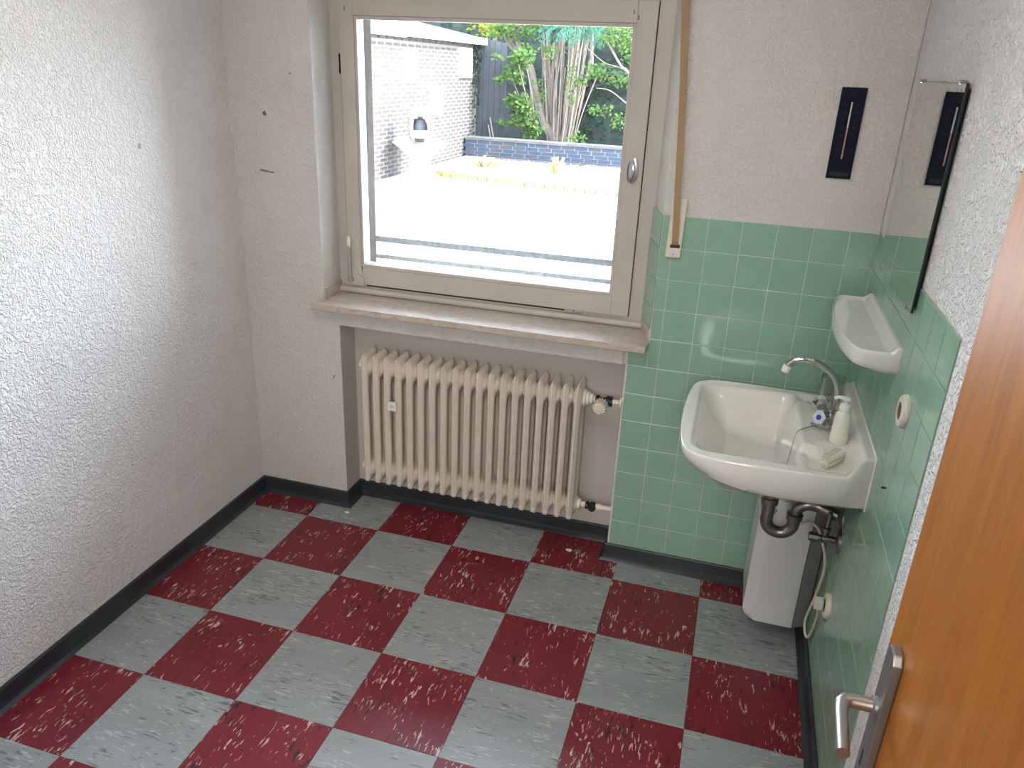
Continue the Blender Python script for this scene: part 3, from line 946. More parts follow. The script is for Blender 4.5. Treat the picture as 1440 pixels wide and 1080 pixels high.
vl = thing('angle_valve', 'dark metal angle valve on the tiles below the washbasin', 'valve', (XR, -0.300, 0.490))
bm = nb(); lathe(bm, [(0.0, 0), (0.027, 0), (0.027, 0.004), (0.024, 0.009), (0.012, 0.013)], (XR - .0006, -.302, .492), (-1, 0, 0), 24, 1.3, 1.3); part('rosette', bm, M['chrome_dark'], vl, True, 40)
bm = nb(); lathe(bm, [(0.009, 0.008), (0.009, 0.030), (0.013, 0.032), (0.013, 0.048), (0.009, 0.050), (0.009, 0.056)], (XR, -.302, .492), (-1, 0, 0), 14)
lathe(bm, [(0.008, 0), (0.008, 0.018), (0.011, 0.020), (0.011, 0.030), (0.006, 0.032), (0.0055, 0.075)], (XR - .040, -.302, .494), (0.05, 0.1, 1), 12); part('valve_body', bm, M['chrome_dark'], vl, True, 40)
bm = nb(); lathe(bm, [(0.0, 0), (0.013, 0), (0.0135, 0.020), (0.011, 0.024), (0, 0.024)], (XR - .057, -.302, .492), (-1, 0, 0), 8); part('valve_handle', bm, M['chrome_dark'], vl)

tk = thing('water_heater', 'small white under-sink water heater with a chamfered front', 'heater', (1.735, -0.02, 0.05))
tx0, ty0, ty1, tz0, tz1 = 1.634, -0.140, 0.112, 0.055, 0.492
cs = [(1.786, ty0 + .000), (1.663, ty0), (tx0, ty0 + .028), (tx0, ty1 - .028), (1.663, ty1), (1.786, ty1)]
bm = nb()
lo = [bm.verts.new((x + (.008 if i in (1, 2, 3, 4) else 0), y, tz0)) for i, (x, y) in enumerate(cs)]
lo1 = [bm.verts.new((x, y, tz0 + .02)) for x, y in cs]
mid = [bm.verts.new((x, y, tz1 - .075)) for x, y in cs]
up = [bm.verts.new((x + (.045 if i in (2, 3) else (.03 if i in (1, 4) else 0)), y, tz1)) for i, (x, y) in enumerate(cs)]
for A, B in ((lo, lo1), (lo1, mid), (mid, up)):
    for k in range(6): bm.faces.new((A[k], A[(k + 1) % 6], B[(k + 1) % 6], B[k]))
bm.faces.new(lo); bm.faces.new(up[::-1])
bmesh.ops.recalc_face_normals(bm, faces=bm.faces[:])
bmesh.ops.bevel(bm, geom=bm.edges[:], offset=0.0025, segments=2, affect='EDGES')
part('front_shell', bm, M['tank'], tk)
bm = nb(); prism(bm, [(1.7875, ty0 + .0008), (XR - .004, ty0 + .022), (XR - .004, ty1 - .022), (1.7875, ty1 - .0008)], 'z', tz0 + .003, tz1 - .002, 0.0015); part('rear_shell', bm, M['tank_back'], tk)
nrm = Vector((-0.075, 0, 0.045)).normalized()
bm = nb()
for a0, a1 in ((0.10, 0.92),):
    q = []
    for (f, yy) in ((a0, -.10), (a0, .07), (a1, .07), (a1, -.10)):
        q.append(Vector((tx0 + .045 * f, yy, tz1 - .075 + .075 * f)) + nrm * .0012)
    vs = [bm.verts.new(v) for v in q] + [bm.verts.new(v - nrm * .002) for v in q]
    bm.faces.new(vs[:4]); bm.faces.new(vs[4:][::-1])
    for k in range(4): bm.faces.new((vs[k], vs[(k + 1) % 4], vs[4 + (k + 1) % 4], vs[4 + k]))
part('control_panel', bm, M['tank_panel'], tk)
bm = nb()
q = [Vector((x, y, z)) for x, y, z in ((1.6375, -.1150, .415), (1.6585, -.1360, .415), (1.6800, -.1375, .462), (1.6640, -.1180, .462))]
nn = Vector((-.7, -.7, 0.25)).normalized()
vs = [bm.verts.new(v + nn * .006) for v in q] + [bm.verts.new(v + nn * .001) for v in q]
bm.faces.new(vs[:4]); bm.faces.new(vs[4:][::-1])
for k in range(4): bm.faces.new((vs[k], vs[(k + 1) % 4], vs[4 + (k + 1) % 4], vs[4 + k]))
part('type_label', bm, M['tank_panel'], tk)

# heater cord with plug
cd = thing('power_cord', 'cream power cord looping from the water heater to the low socket', 'cord', (1.80, -0.25, 0.10))
bm = nb()
cp_ = catmull([(1.752, -.145, .430), (1.757, -.17, .452), (1.769, -.205, .477), (1.787, -.235, .475), (1.800, -.262, .450), (1.815, -.255, .40), (1.8215, -.247, .345), (1.818, -.222, .245), (1.8105, -.200, .150), (1.814, -.208, .108), (1.8215, -.232, .105), (1.8235, -.27, .170), (1.816, -.325, .262), (1.8055, -.352, .305)], 7)
tube(bm, cp_, 0.0040, 8); part('cable', bm, M['cream_pl'], cd, True)
bm = nb(); box(bm, 1.794, 1.8185, -.368, -.342, .304, .332, 0.004); part('plug', bm, M['white_pl'], cd)

def socket(z, y, label, r):
    s = thing('wall_socket', label, 'socket', (XR, y, z), 'round wall sockets on the green tiles')
    bm = nb(); lathe(bm, [(0.0, 0.0003), (r, 0.0003), (r, 0.005), (r * .97, 0.009), (r * .90, 0.0125), (r * .52, 0.014), (r * .50, 0.006), (0.0, 0.006)], (XR, y, z), (-1, 0, 0), 32)
    part('cover', bm, M['cream_pl'], s, True, 30)
    bm = nb(); lathe(bm, [(0.0, 0.0062), (r * .49, 0.0062), (r * .49, 0.0125), (0.0, 0.0115)], (XR, y, z), (-1, 0, 0), 24)
    part('insert', bm, M['brown'], s, True, 30)
    return s
socket(1.022, -.640, 'round cream wall socket with brown insert below the ceramic shelf', 0.036)
socket(0.322, -.365, 'round cream wall socket low on the tiles with a plug in it', 0.036)

# ------------------------------------------------------------------ ceramic shelf
sh = thing('ceramic_shelf', 'white ceramic shelf with curved front below the mirror', 'shelf', (XR, BY, 1.08))
hf = [(XR, .247), (1.80, .2475), (1.768, .247), (1.750, .243), (1.738, .228), (1.728, .19), (1.717, .12), (1.712, .05), (1.711, 0)]
sd = catmull([Vector((a, b_, 0)) for a, b_ in hf], 7)
so = [(p.x, BY + p.y) for p in sd] + [(p.x, BY - p.y) for p in sd[::-1][1:]]
for k in range(1, 16): so.append((XR, BY - .247 + .494 * k / 16))
SZ = 1.098
def shelf_top(x, y, s):
    rim = SZ
    inner = ss((1.0 - s) / 0.07)
    back = ss((x - 1.806) / 0.018)
    return (rim - 0.009 * inner) * (1 - back) + (SZ + 0.012) * back
bm = nb(); rs = []
for s in [1.0, 0.992, 0.98, 0.965, 0.95, 0.935, 0.92, 0.9, 0.87, 0.82, 0.76, 0.7, 0.62, 0.54, 0.46, 0.36, 0.26, 0.14]:
    rg = []
    for (x, y) in so:
        cx_ = 1.79
        px, py = cx_ + (x - cx_) * s, BY + (y - BY) * s
        z = shelf_top(px, py, s if x < 1.80 else min(s + .0, 1)) - (0.004 if s == 1.0 else (0.0008 if s > .99 else 0))
        rg.append(bm.verts.new((px, py, z)))
    rs.append(rg)
n_ = len(so)
for A, B in zip(rs[:-1], rs[1:]):
    for k in range(n_): bm.faces.new((A[k], A[(k + 1) % n_], B[(k + 1) % n_], B[k]))
bm.faces.new(rs[-1])
lw = [rs[0]]
for s, dz in ((1.0, .012), (0.995, .030), (0.98, .040), (0.95, .044), (0.7, .040), (0.3, .040)):
    lw.append([bm.verts.new((XR if x > XR - .001 else 1.80 + (x - 1.80) * s, BY + (y - BY) * s, SZ - dz - .010 * ss((x - 1.74) / .08))) for x, y in so])
for A, B in zip(lw[:-1], lw[1:]):
    for k in range(n_): bm.faces.new((B[k], B[(k + 1) % n_], A[(k + 1) % n_], A[k]))
bm.faces.new(lw[-1][::-1])
part('shelf_body', bm, M['ceramic_white'], sh, True, 60)

# ------------------------------------------------------------------ mirror
mr = thing('wall_mirror', 'frameless rectangular wall mirror above the ceramic shelf', 'mirror', (XR, -0.27, 1.19))
my0, my1, mz0, mz1, mx = -0.520, -0.030, 1.199, 1.657, 1.8215
bm = nb(); box(bm, mx, mx + 0.0055, my0, my1, mz0, mz1, 0.0012, 1)
for f in bm.faces:
    f.material_index = 0 if f.normal.x < -0.9 else 1
part('mirror_glass', bm, [M['mirror'], M['mirror_edge']], mr)
for y, z, up_ in ((my0 + .06, mz0, -1), (my1 - .02, mz0, -1), (my0 + .06, mz1, 1), (my1 - .02, mz1, 1)):
    bm = nb(); box(bm, mx - .003, XR, y - .006, y + .006, z - (.006 if up_ < 0 else .004), z + (.004 if up_ < 0 else .006), .001, 1); part('clip', bm, M['chrome'], mr)
bm = nb(); box(bm, mx + .0056, XR + .001, my0 + .012, my1 - .012, mz0 + .012, mz1 - .012); part('backing', bm, M['gap'], mr)

# ------------------------------------------------------------------ thermometer
th = thing('wall_thermometer', 'tall dark navy wall thermometer hanging on the plaster beside the mirror', 'thermometer', (1.692, PB, 1.39))
bm = nb(); box(bm, 1.661, 1.7255, PB - .0085, PB - .0005, 1.3965, 1.636, .0012); part('backplate', bm, M['navy'], th)
bm = nb(); tube(bm, [(1.6925, PB - .011, 1.450), (1.6925, PB - .011, 1.533)], 0.0022, 10); part('spirit_column', bm, M['tube_r'], th, True)
bm = nb(); tube(bm, [(1.6925, PB - .011, 1.533), (1.6925, PB - .011, 1.599)], 0.0022, 10); part('glass_tube', bm, M['tube_w'], th, True)
bm = nb(); tube(bm, [(1.6925 + .006 * math.cos(a), PB - .003, 1.640 + .006 * math.sin(a)) for a in [2 * PI * k / 16 for k in range(17)]], 0.0009, 6); part('hanging_ring', bm, M['steel'], th, True)
letters = []
def text(body, size, loc, parent, mat):
    cu = bpy.data.curves.new('lettering', 'FONT'); cu.body = body; cu.size = size; cu.extrude = 0.0002
    cu.align_x = 'CENTER'; cu.align_y = 'CENTER'
    o = obj('lettering_curve', cu)
    m = bpy.data.meshes.new_from_object(o.evaluated_get(bpy.context.evaluated_depsgraph_get()))
    bpy.data.objects.remove(o)
    m.transform(Matrix.Translation(Vector(loc)) @ Matrix.Rotation(PI / 2, 4, 'X'))
    letters.append(m)
text('C', 0.016, (1.6920, PB - .0088, 1.618), th, M['print'])
for k, s_ in enumerate(('50', '40', '30', '20', '10', '0', '10')):
    z = 1.592 - k * 0.0196
    text(s_, 0.0105, (1.6770, PB - .0088, z), th, M['print']); text(s_, 0.0105, (1.7080, PB - .0088, z), th, M['print'])
bm = nb()
for m in letters: bm.from_mesh(m)
part('lettering', bm, M['print'], th)
bm = nb(); box(bm, 1.668, 1.7185, PB - .0092, PB - .0084, 1.404, 1.415); part('maker_strip', bm, M['print'], th)

# ------------------------------------------------------------------ small marks on the walls and crumbs on the floor
def blob(b, c, n1, n2, r1, r2, k=9):
    bb = [b.verts.new(Vector(c) + Vector(n1) * (r1 * (1 + random.uniform(-.25, .25)) * math.cos(2 * PI * i / k)) + Vector(n2) * (r2 * (1 + random.uniform(-.25, .25)) * math.sin(2 * PI * i / k))) for i in range(k)]
    b.faces.new(bb)
bm = nb(); blob(bm, (-.136, PB - .0012, 1.470), (1, 0, 0), (0, 0, 1), .0075, .009); blob(bm, (-.030, PB - .0012, 1.60), (1, 0, 0), (0, 0, 1), .003, .003)
part('drill_hole', bm, M['mark'], wall_back)
bm = nb(); blob(bm, (-.143, PB - .0012, 1.281), (.98, 0, -.12), (.12, 0, .98), .030, .0035, 11); blob(bm, (.075, PB - .0012, .545), (.5, 0, .87), (-.87, 0, .5), .013, .002, 8)
part('scuff_mark', bm, M['mark'], wall_back)
bm = nb(); blob(bm, (XL + .0012, -.327, 1.392), (0, 1, 0), (0, 0, 1), .007, .010); part('chip', bm, M['grout'], wall_left)
bm = nb(); box(bm, XL - .001, XL + .0010, -1.6, YB, 1.500, 1.5025, 0.0006, 1); part('plaster_seam', bm, M['plaster'], wall_left)
bm = nb(); lathe(bm, [(0.0022, 0), (0.0022, 0.010), (0.003, 0.011), (0, 0.0112)], (XR, -.640, .840), (-1, 0, 0), 8); part('nail', bm, M['black'], wall_right)
for x, y, l in ((.134, .071, 'white paint flake on the grey floor tile by the niche corner'), (1.018, .118, 'white paint flake on the red floor tile under the radiator valve')):
    bm = nb()
    pts = [(random.uniform(.7, 1.2) * .011 * math.cos(a), random.uniform(.5, 1.1) * .008 * math.sin(a)) for a in (0, 1, 2, 3, 4, 5.2)]
    prism(bm, pts, 'z', .0003, .004)
    for v in bm.verts: v.co.x += x; v.co.y += y
    o = obj('paint_flake', me('paint_flake', bm, M['white_pl'])); tag(o, l, 'flake', 'paint flakes on the floor')

# ------------------------------------------------------------------ door
dr = obj('door_1', None, None, (1.6820, -2.3350, 0.0)); tag(dr, 'orange wood veneer door standing open beside the tiled wall', None, None, 'structure')
Fx, Fy = 1.6640, -1.5175
dvec = Vector((dr.location.x - Fx, dr.location.y - Fy)); DL = dvec.length; dvec.normalize()
ang = math.atan2(-dvec.y, -dvec.x)       # local +x runs from hinge to free edge, local +y is the room-facing side
dr.rotation_euler = (0, 0, ang)
def dpart(name, b, mats, smooth=False, angle=40, par=None):
    return obj(name, me(name, b, mats, smooth, angle), par or dr)
bm = nb(); box(bm, 0, DL, -0.040, 0.0, 0.006, 1.985, 0.0012, 1)
for f in bm.faces:
    if abs(f.normal.x) > 0.9 or abs(f.normal.z) > 0.9: f.material_index = 1
leaf = dpart('door_leaf', bm, [M['wood'], M['wood_edge']])
hx, hz_ = DL - 0.047, 1.041
bm = nb()
prism(bm, [(hx - .0150, hz_ - .150), (hx + .0150, hz_ - .150), (hx + .0150, hz_ + .066), (hx + .009, hz_ + .076), (hx - .009, hz_ + .076), (hx - .0150, hz_ + .066)], 'y', 0.0003, 0.0105, 0.0022, 2)
dpart('handle_plate', bm, M['steel_plate'])
bm = nb()
neck = [(hx, 0.010, hz_), (hx, 0.034, hz_), (hx - .0015, 0.041, hz_), (hx - .007, 0.0455, hz_), (hx - .02, 0.0475, hz_), (hx - .077, 0.0520, hz_)]
pts = [Vector(p) for p in neck]
tube(bm, pts, [.0080, .0078, .0080, .0076, .0070, .0068], 16)
dpart('lever_handle', bm, M['steel'], True, 60)
bm = nb(); lathe(bm, [(.0105, .0), (.0105, .003), (.0085, .0045)], (hx, .0105, hz_), (0, 1, 0), 20); dpart('handle_collar', bm, M['steel_plate'], True, 40)
bm = nb(); box(bm, hx - .0022, hx + .0022, .0102, .0109, hz_ - .083, hz_ - .062); dpart('keyhole', bm, M['black'])
bm = nb()
for z in (.25, 1.7): tube(bm, [(-.006, -.005, z - .05), (-.006, -.005, z + .05)], .007, 10)
dpart('hinge', bm, M['steel'], True)

# ================================================================== OUTSIDE
M['terrace'] = simple('terrace_concrete', (0.58, 0.565, 0.54), 0.9, var=0.08, scale=3)
M['soil'] = simple('bed_soil', (0.50, 0.43, 0.35), 0.95, var=0.25, scale=9)
M['mortar'] = simple('mortar_light', (0.085, 0.083, 0.079), 0.9, var=0.08)
M['mortar2'] = simple('mortar_garden', (0.21, 0.23, 0.24), 0.9, var=0.12)
def brick_mat(name, stops):
    k = NT(name)
    oi = k.n('ShaderNodeObjectInfo')
    c = k.ramp(oi.outputs['Random'], stops)
    nz = k.noise(k.pos(), 40, 3)
    c = k.mix(0.25, c, k.ramp(nz, [(0.3, (0.010, 0.009, 0.009)), (0.7, (0.030, 0.026, 0.024))]))
    k.base(c); k.set(Roughness=0.75)
    return k.m
M['brick'] = brick_mat('house_brick', [(0.0, (0.016, 0.015, 0.015)), (0.5, (0.022, 0.018, 0.016)), (1.0, (0.030, 0.023, 0.020))])
M['brick_dark'] = brick_mat('dark_brick', [(0.0, (0.012, 0.011, 0.012)), (1.0, (0.02, 0.017, 0.016))])
M['brick_blue'] = brick_mat('garden_brick', [(0.0, (0.008, 0.022, 0.048)), (0.6, (0.014, 0.027, 0.050)), (1.0, (0.026, 0.026, 0.036))])
M['coping'] = simple('coping_stone', (0.055, 0.052, 0.055), 0.85, var=0.2, scale=8)
M['white_wall'] = simple('white_facade', (0.80, 0.79, 0.77), 0.8)
M['roof'] = simple('pale_roof', (0.40, 0.385, 0.37), 0.8)
M['stone'] = simple('pale_stone', (0.34, 0.325, 0.30), 0.8, var=0.06)
M['stone_in'] = simple('grey_stone', (0.06, 0.064, 0.072), 0.8)
M['edging'] = simple('yellow_edging', (0.20, 0.13, 0.050), 0.85, var=0.2, scale=12)
M['stump'] = simple('cut_stem', (0.17, 0.105, 0.045), 0.85, var=0.3, scale=18)
M['bark'] = simple('pale_bark', (0.080, 0.062, 0.050), 0.9, var=0.35, scale=16)
M['bark_light'] = simple('light_bark', (0.125, 0.102, 0.082), 0.9, var=0.3, scale=16)
M['cut'] = simple('fresh_cut', (0.24, 0.14, 0.085), 0.8)
M['board'] = simple('weathered_board', (0.018, 0.021, 0.025), 0.9, var=0.5, scale=22)
M['hedge_core'] = simple('hedge_core', (0.008, 0.013, 0.011), 0.95, var=0.4, scale=6)
def leaf_mat(name, c1, c2):
    k = NT(name)
    nz = k.noise(k.pos(), 11, 3)
    c = k.ramp(nz, [(0.3, c1), (0.7, c2)])
    df = k.n('ShaderNodeBsdfDiffuse'); tr = k.n('ShaderNodeBsdfTranslucent')
    k.l(c, df.inputs[0]); k.l(c, tr.inputs[0])
    mx = k.n('ShaderNodeMixShader'); mx.inputs[0].default_value = 0.38
    k.l(df.outputs[0], mx.inputs[1]); k.l(tr.outputs[0], mx.inputs[2])
    k.l(mx.outputs[0], k.out.inputs['Surface'])
    return k.m
M['leaf'] = leaf_mat('leaf_green', (0.038, 0.082, 0.024), (0.075, 0.118, 0.034))
M['leaf_mid'] = leaf_mat('leaf_mid', (0.024, 0.078, 0.024), (0.045, 0.115, 0.032))
M['leaf_dark'] = leaf_mat('leaf_dark', (0.009, 0.026, 0.016), (0.021, 0.048, 0.026))
M['leaf_yellow'] = leaf_mat('leaf_yellow', (0.11, 0.14, 0.016), (0.18, 0.18, 0.022))
M['needle'] = leaf_mat('needle_bluegreen', (0.035, 0.105, 0.075), (0.075, 0.17, 0.115))
M['ivy'] = leaf_mat('ivy_dark', (0.012, 0.022, 0.022), (0.028, 0.05, 0.035))

bm = nb(); box(bm, -14, 10, 0.46, 24, -0.25, -0.002)
struct('ground', bm, M['terrace'], 'bright sunlit paved terrace outside the window')

# neighbouring house wall in brick
HX = -3.75
hs_ = thing('brick_house', 'low brick house wall with a pale roof beyond the terrace', 'house', (HX, 10.0, 0))
bm = nb(); box(bm, HX - 0.4, HX - 0.008, 6.5, 12.86, 0.0, 1.95); part('wall_core', bm, M['mortar'], hs_)
BP, BH, BLn = 0.0615, 0.041, 0.27
def brick_mesh(L, H, D, mat, name='brick'):
    b = nb(); box(b, -D / 2, D / 2, -L / 2, L / 2, -H / 2, H / 2); return me(name, b, mat)
hb = brick_mesh(0.218, BH, 0.02, M['brick']); hhalf = brick_mesh(0.107, BH, 0.02, M['brick'])
slots = []
voids = [(9.47, 9.88, 1.40, 1.83), (10.55, 10.98, 0.84, 1.26), (11.93, 12.46, 1.42, 1.92)]
for r in range(31):
    z = 0.03 + r * BP
    y = 7.6 + (0.135 if r % 2 else 0)
    while y < 12.74:
        if not any(a - .1 < y < b_ + .1 and c - .02 < z < d + .02 for a, b_, c, d in voids):
            slots.append((y, z))
        y += BLn
slots.sort(key=lambda q: (q[0] < 8.5, q[0]))
rest = nb()
for k, (y, z) in enumerate(slots):
    jx = random.uniform(-.002, .002)
    if k < 300:
        obj('brick', hb, hs_, (-0.015 + jx, y - 10.0, z))
    else:
        box(rest, HX - .025 + jx, HX - .005 + jx, y - .109, y + .109, z - BH / 2, z + BH / 2)
o = part('brick_field', rest, M['brick'], hs_); o['kind'] = 'stuff'
sol = brick_mesh(0.232, 0.045, 0.03, M['brick_dark'])
y = 7.6
while y < 12.8:
    obj('eave_brick', sol, hs_, (0.004, y - 10, 1.965)); y += BLn
bm = nb(); prism(bm, [(HX + .16, 2.00), (HX + .16, 2.10), (HX - 3.5, 2.78), (HX - 3.5, 2.66)], 'y', 6.3, 12.95); part('roof', bm, M['roof'], hs_)
bm = nb(); box(bm, HX + .162, HX + .185, 6.3, 12.95, 1.995, 2.11); part('fascia', bm, M['white_wall'], hs_)
for k, (a, b_, c, d) in enumerate(voids):
    bm = nb(); box(bm, HX - .006, HX + .05, a, b_, c, d, .004); p = part('wall_box', bm, M['white_wall'], hs_)
    bm = nb(); box(bm, HX + .0505, HX + .053, a + .05, a + .075, (c + d) / 2 - .02, (c + d) / 2 + .11); part('slit', bm, M['gap'], p)

# low garden wall
gw = thing('garden_wall', 'low blue-grey brick garden wall with a stone coping', 'wall', (-2.0, 12.2, 0))
GX0, GX1 = -3.72, 1.6
bm = nb(); box(bm, GX0, GX1, 12.208, 12.43, 0, 0.335); part('wall_core', bm, M['mortar2'], gw)
def bx_mesh(L, H, D, mat):
    b = nb(); box(b, -L / 2, L / 2, -D / 2, D / 2, -H / 2, H / 2); return me('brick', b, mat)
gb = bx_mesh(0.232, 0.057, 0.02, M['brick_blue']); gh = bx_mesh(0.107, 0.057, 0.02, M['brick_blue'])
for r in range(5):
    z = 0.035 + r * 0.0665
    x = GX0 + (0.06 if r % 2 else 0.12)
    while x < GX1 - .05:
        if random.random() < 0.14:
            obj('brick', gh, gw, (x - .06 + 2.0, 0.002 + random.uniform(-.002, .002), z)); x += 0.125
        else:
            obj('brick', gb, gw, (x + 2.0, 0.002 + random.uniform(-.002, .002), z)); x += 0.25
cm = bx_mesh(0.49, 0.045, 0.30, M['coping'])
x = GX0 + .25
while x < GX1:
    obj('coping_slab', cm, gw, (x + 2.0, 0.12, 0.359 + random.uniform(-.002, .002))); x += 0.5

# planting bed with its edging and two cut shrubs
bm = nb()
prism(bm, [(-3.70, 9.66), (2.0, 8.50), (2.0, 12.19), (-3.70, 12.19)], 'z', -0.01, 0.035)
o = obj('planting_bed', me('planting_bed', bm, M['soil'])); tag(o, 'bare sunlit planting bed in front of the low garden wall', 'bed')
ed = thing('bed_edging', 'row of yellowish edging stones along the planting bed', 'edging', (-1.5, 9.0, 0))
e0, e1 = Vector((-3.25, 9.44)), Vector((1.2, 8.56)); edv = (e1 - e0); n = int(edv.length / 0.16); ea = math.atan2(edv.y, edv.x)
emesh = bx_mesh(0.150, 0.095, 0.07, M['edging'])
for k in range(n):
    p = e0 + edv * ((k + .5) / n); obj('edging_stone', emesh, ed, (p.x + 1.5, p.y - 9.0, 0.03 + random.uniform(-.006, .006)), (0, 0, ea + random.uniform(-.03, .03)))
bm = nb()  # dark leaf-shaped flecks stand in for the shade at the wall foot
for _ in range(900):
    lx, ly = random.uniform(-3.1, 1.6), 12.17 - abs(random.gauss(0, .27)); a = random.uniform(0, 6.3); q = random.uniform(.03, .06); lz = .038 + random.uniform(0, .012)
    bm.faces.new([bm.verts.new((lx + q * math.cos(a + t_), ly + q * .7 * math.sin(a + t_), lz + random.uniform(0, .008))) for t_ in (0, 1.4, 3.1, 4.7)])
o = obj('wall_foot_shade', me('wall_foot_shade', bm, simple('shade_flecks', (0.050, 0.040, 0.045), 0.9, var=0.5, scale=30)))
tag(o, 'scattered dark flecks standing in for the shade along the foot of the garden wall', 'shade flecks', None, 'stuff')
def cut_shrub(cx, cy, label, spread, n, h):
    t = thing('cut_shrub', label, 'shrub', (cx, cy, 0.035), 'cut back shrubs in the planting bed')
    for k in range(n):
        a = 2 * PI * k / n + random.uniform(-.3, .3); r = spread * random.uniform(.3, 1)
        p0 = Vector((cx + r * .5 * math.cos(a), cy + r * .5 * math.sin(a), .03)); p1 = p0 + Vector((r * .7 * math.cos(a), r * .7 * math.sin(a), h * random.uniform(.5, 1)))
        b = nb(); tube(b, [p0, (p0 + p1) / 2 + Vector((random.uniform(-.02, .02), 0, .02)), p1], [.035, .03, .026], 7); part('stem', b, M['stump'], t, True, 50)
cut_shrub(-2.80, 10.75, 'low pale cut-back shrub in the bed nearer the brick house', .26, 9, .17)
cut_shrub(-1.55, 10.60, 'taller cut-back shrub stump in the bed further from the brick house', .15, 7, .28)

# pale stone sculpture
sc = thing('stone_sculpture', 'pale stone garden sculpture, a hooded shell on a flared bowl beside the brick house', 'sculpture', (-3.30, 9.0, 0))
bm = nb(); lathe(bm, [(0.0, 0.0), (0.29, 0.0), (0.30, 0.02), (0.24, 0.10), (0.17, 0.20), (0.135, 0.27), (0.17, 0.33), (0.29, 0.43), (0.40, 0.51), (0.42, 0.53), (0.40, 0.535), (0.25, 0.49), (0.0, 0.47)], (-3.30, 9.0, 0), (0, 0, 1), 28); part('bowl_pedestal', bm, M['stone'], sc, True, 40)
bm = nb()
cz, rx, rzz = 0.76, 0.185, 0.29
na, nz = 36, 22
face_dir = math.atan2(-2.2855 - 9.0, 1.44 + 3.30)
gv = [[bm.verts.new((-3.30 + rx * math.sin(PI * i / nz) * math.cos(2 * PI * k / na), 9.0 + rx * math.sin(PI * i / nz) * math.sin(2 * PI * k / na), cz + rzz * math.cos(PI * i / nz))) for k in range(na)] for i in range(1, nz)]
for i in range(len(gv) - 1):
    zz = cz + rzz * math.cos(PI * (i + 1.5) / nz)
    for k in range(na):
        da = (2 * PI * (k + .5) / na - face_dir + PI) % (2 * PI) - PI
        op = (abs(da) < 0.62 * (1 - max(0, (zz - .80) / .14) ** 2 if zz > .80 else 1) and .70 < zz < .93) or (abs(da) < .5 and .545 < zz < .60)
        if not op: bm.faces.new((gv[i][k], gv[i][(k + 1) % na], gv[i + 1][(k + 1) % na], gv[i + 1][k]))
bm.faces.new(gv[0])
bmesh.ops.solidify(bm, geom=bm.faces[:], thickness=0.03)
part('hood', bm, M['stone'], sc, True, 40)
bm = nb(); lathe(bm, [(0, 0), (0.10, 0), (0.11, .08), (0.07, .2), (0, .22)], (-3.32, 9.05, .66), (0, 0, 1), 14); part('inner_block', bm, M['stone_in'], sc, True)
for sx in (-1, 1):
    bm = nb(); tube(bm, catmull([(-3.30 + sx * .16, 8.98, .56), (-3.30 + sx * .27, 8.95, .585), (-3.30 + sx * .39, 8.93, .56)], 4), .022, 7); part('arm', bm, M['stone'], sc, True)

# weathered board screen at the end of the house
bs_ = thing('board_screen', 'tall weathered dark board screen behind the low garden wall', 'fence', (-3.2, 12.86, 0))
x = -3.74
while x < -3.20:
    t = (x + 3.74) / 1.0; zt = 2.13 - 0.17 * t
    bm = nb(); box(bm, x, x + .108, 12.90 + random.uniform(-.006, .006), 12.925, 0, zt + random.uniform(-.01, .01)); part('board', bm, M['board'], bs_); x += .115
bm = nb(); box(bm, -3.74, -3.16, 12.93, 12.97, .5, .58); box(bm, -3.74, -3.16, 12.93, 12.97, 1.6, 1.68); part('batten', bm, M['board'], bs_)
for k, (a, b_) in enumerate((((-3.43, .71), (-3.22, .30)), ((-3.46, .58), (-3.28, .30)))):
    bm = nb(); tube(bm, [(a[0], 12.78, a[1]), (b_[0], 12.62, b_[1] - .28)], .014, 7)
    o = obj('garden_stick', me('garden_stick', bm, M['bark_light'])); tag(o, ('longer' if k == 0 else 'shorter') + ' pale bare stick leaning on the weathered board screen', 'stick')

# ---- plants
def leaves(b, pts, size, jitter=0.3, up=0.3, aspect=0.55, droop=0.0):
    for p in pts:
        s = size * random.uniform(1 - jitter, 1 + jitter)
        d = Vector((random.gauss(0, 1), random.gauss(0, 1), random.gauss(0, .6) - droop)).normalized()
        nrm_ = Vector((random.gauss(0, .6), random.gauss(-.3, .6), up + random.gauss(.3, .5))).normalized()
        w = d.cross(nrm_)
        if w.length < .05: continue
        w.normalize()
        q = [p, p + d * s * .5 + w * s * aspect * .5, p + d * s, p + d * s * .5 - w * s * aspect * .5]
        b.faces.new([b.verts.new(v) for v in q])
def cloud(c, r, n):
    out = []
    for _ in range(n):
        v = Vector((random.gauss(0, 1), random.gauss(0, 1), random.gauss(0, 1))).normalized() * random.random() ** .4
        out.append(Vector((c[0] + v.x * r[0], c[1] + v.y * r[1], c[2] + v.z * r[2])))
    return out
def foliage(name, b, mat, parent):
    o = part(name, b, mat, parent); o['kind'] = 'stuff'; return o

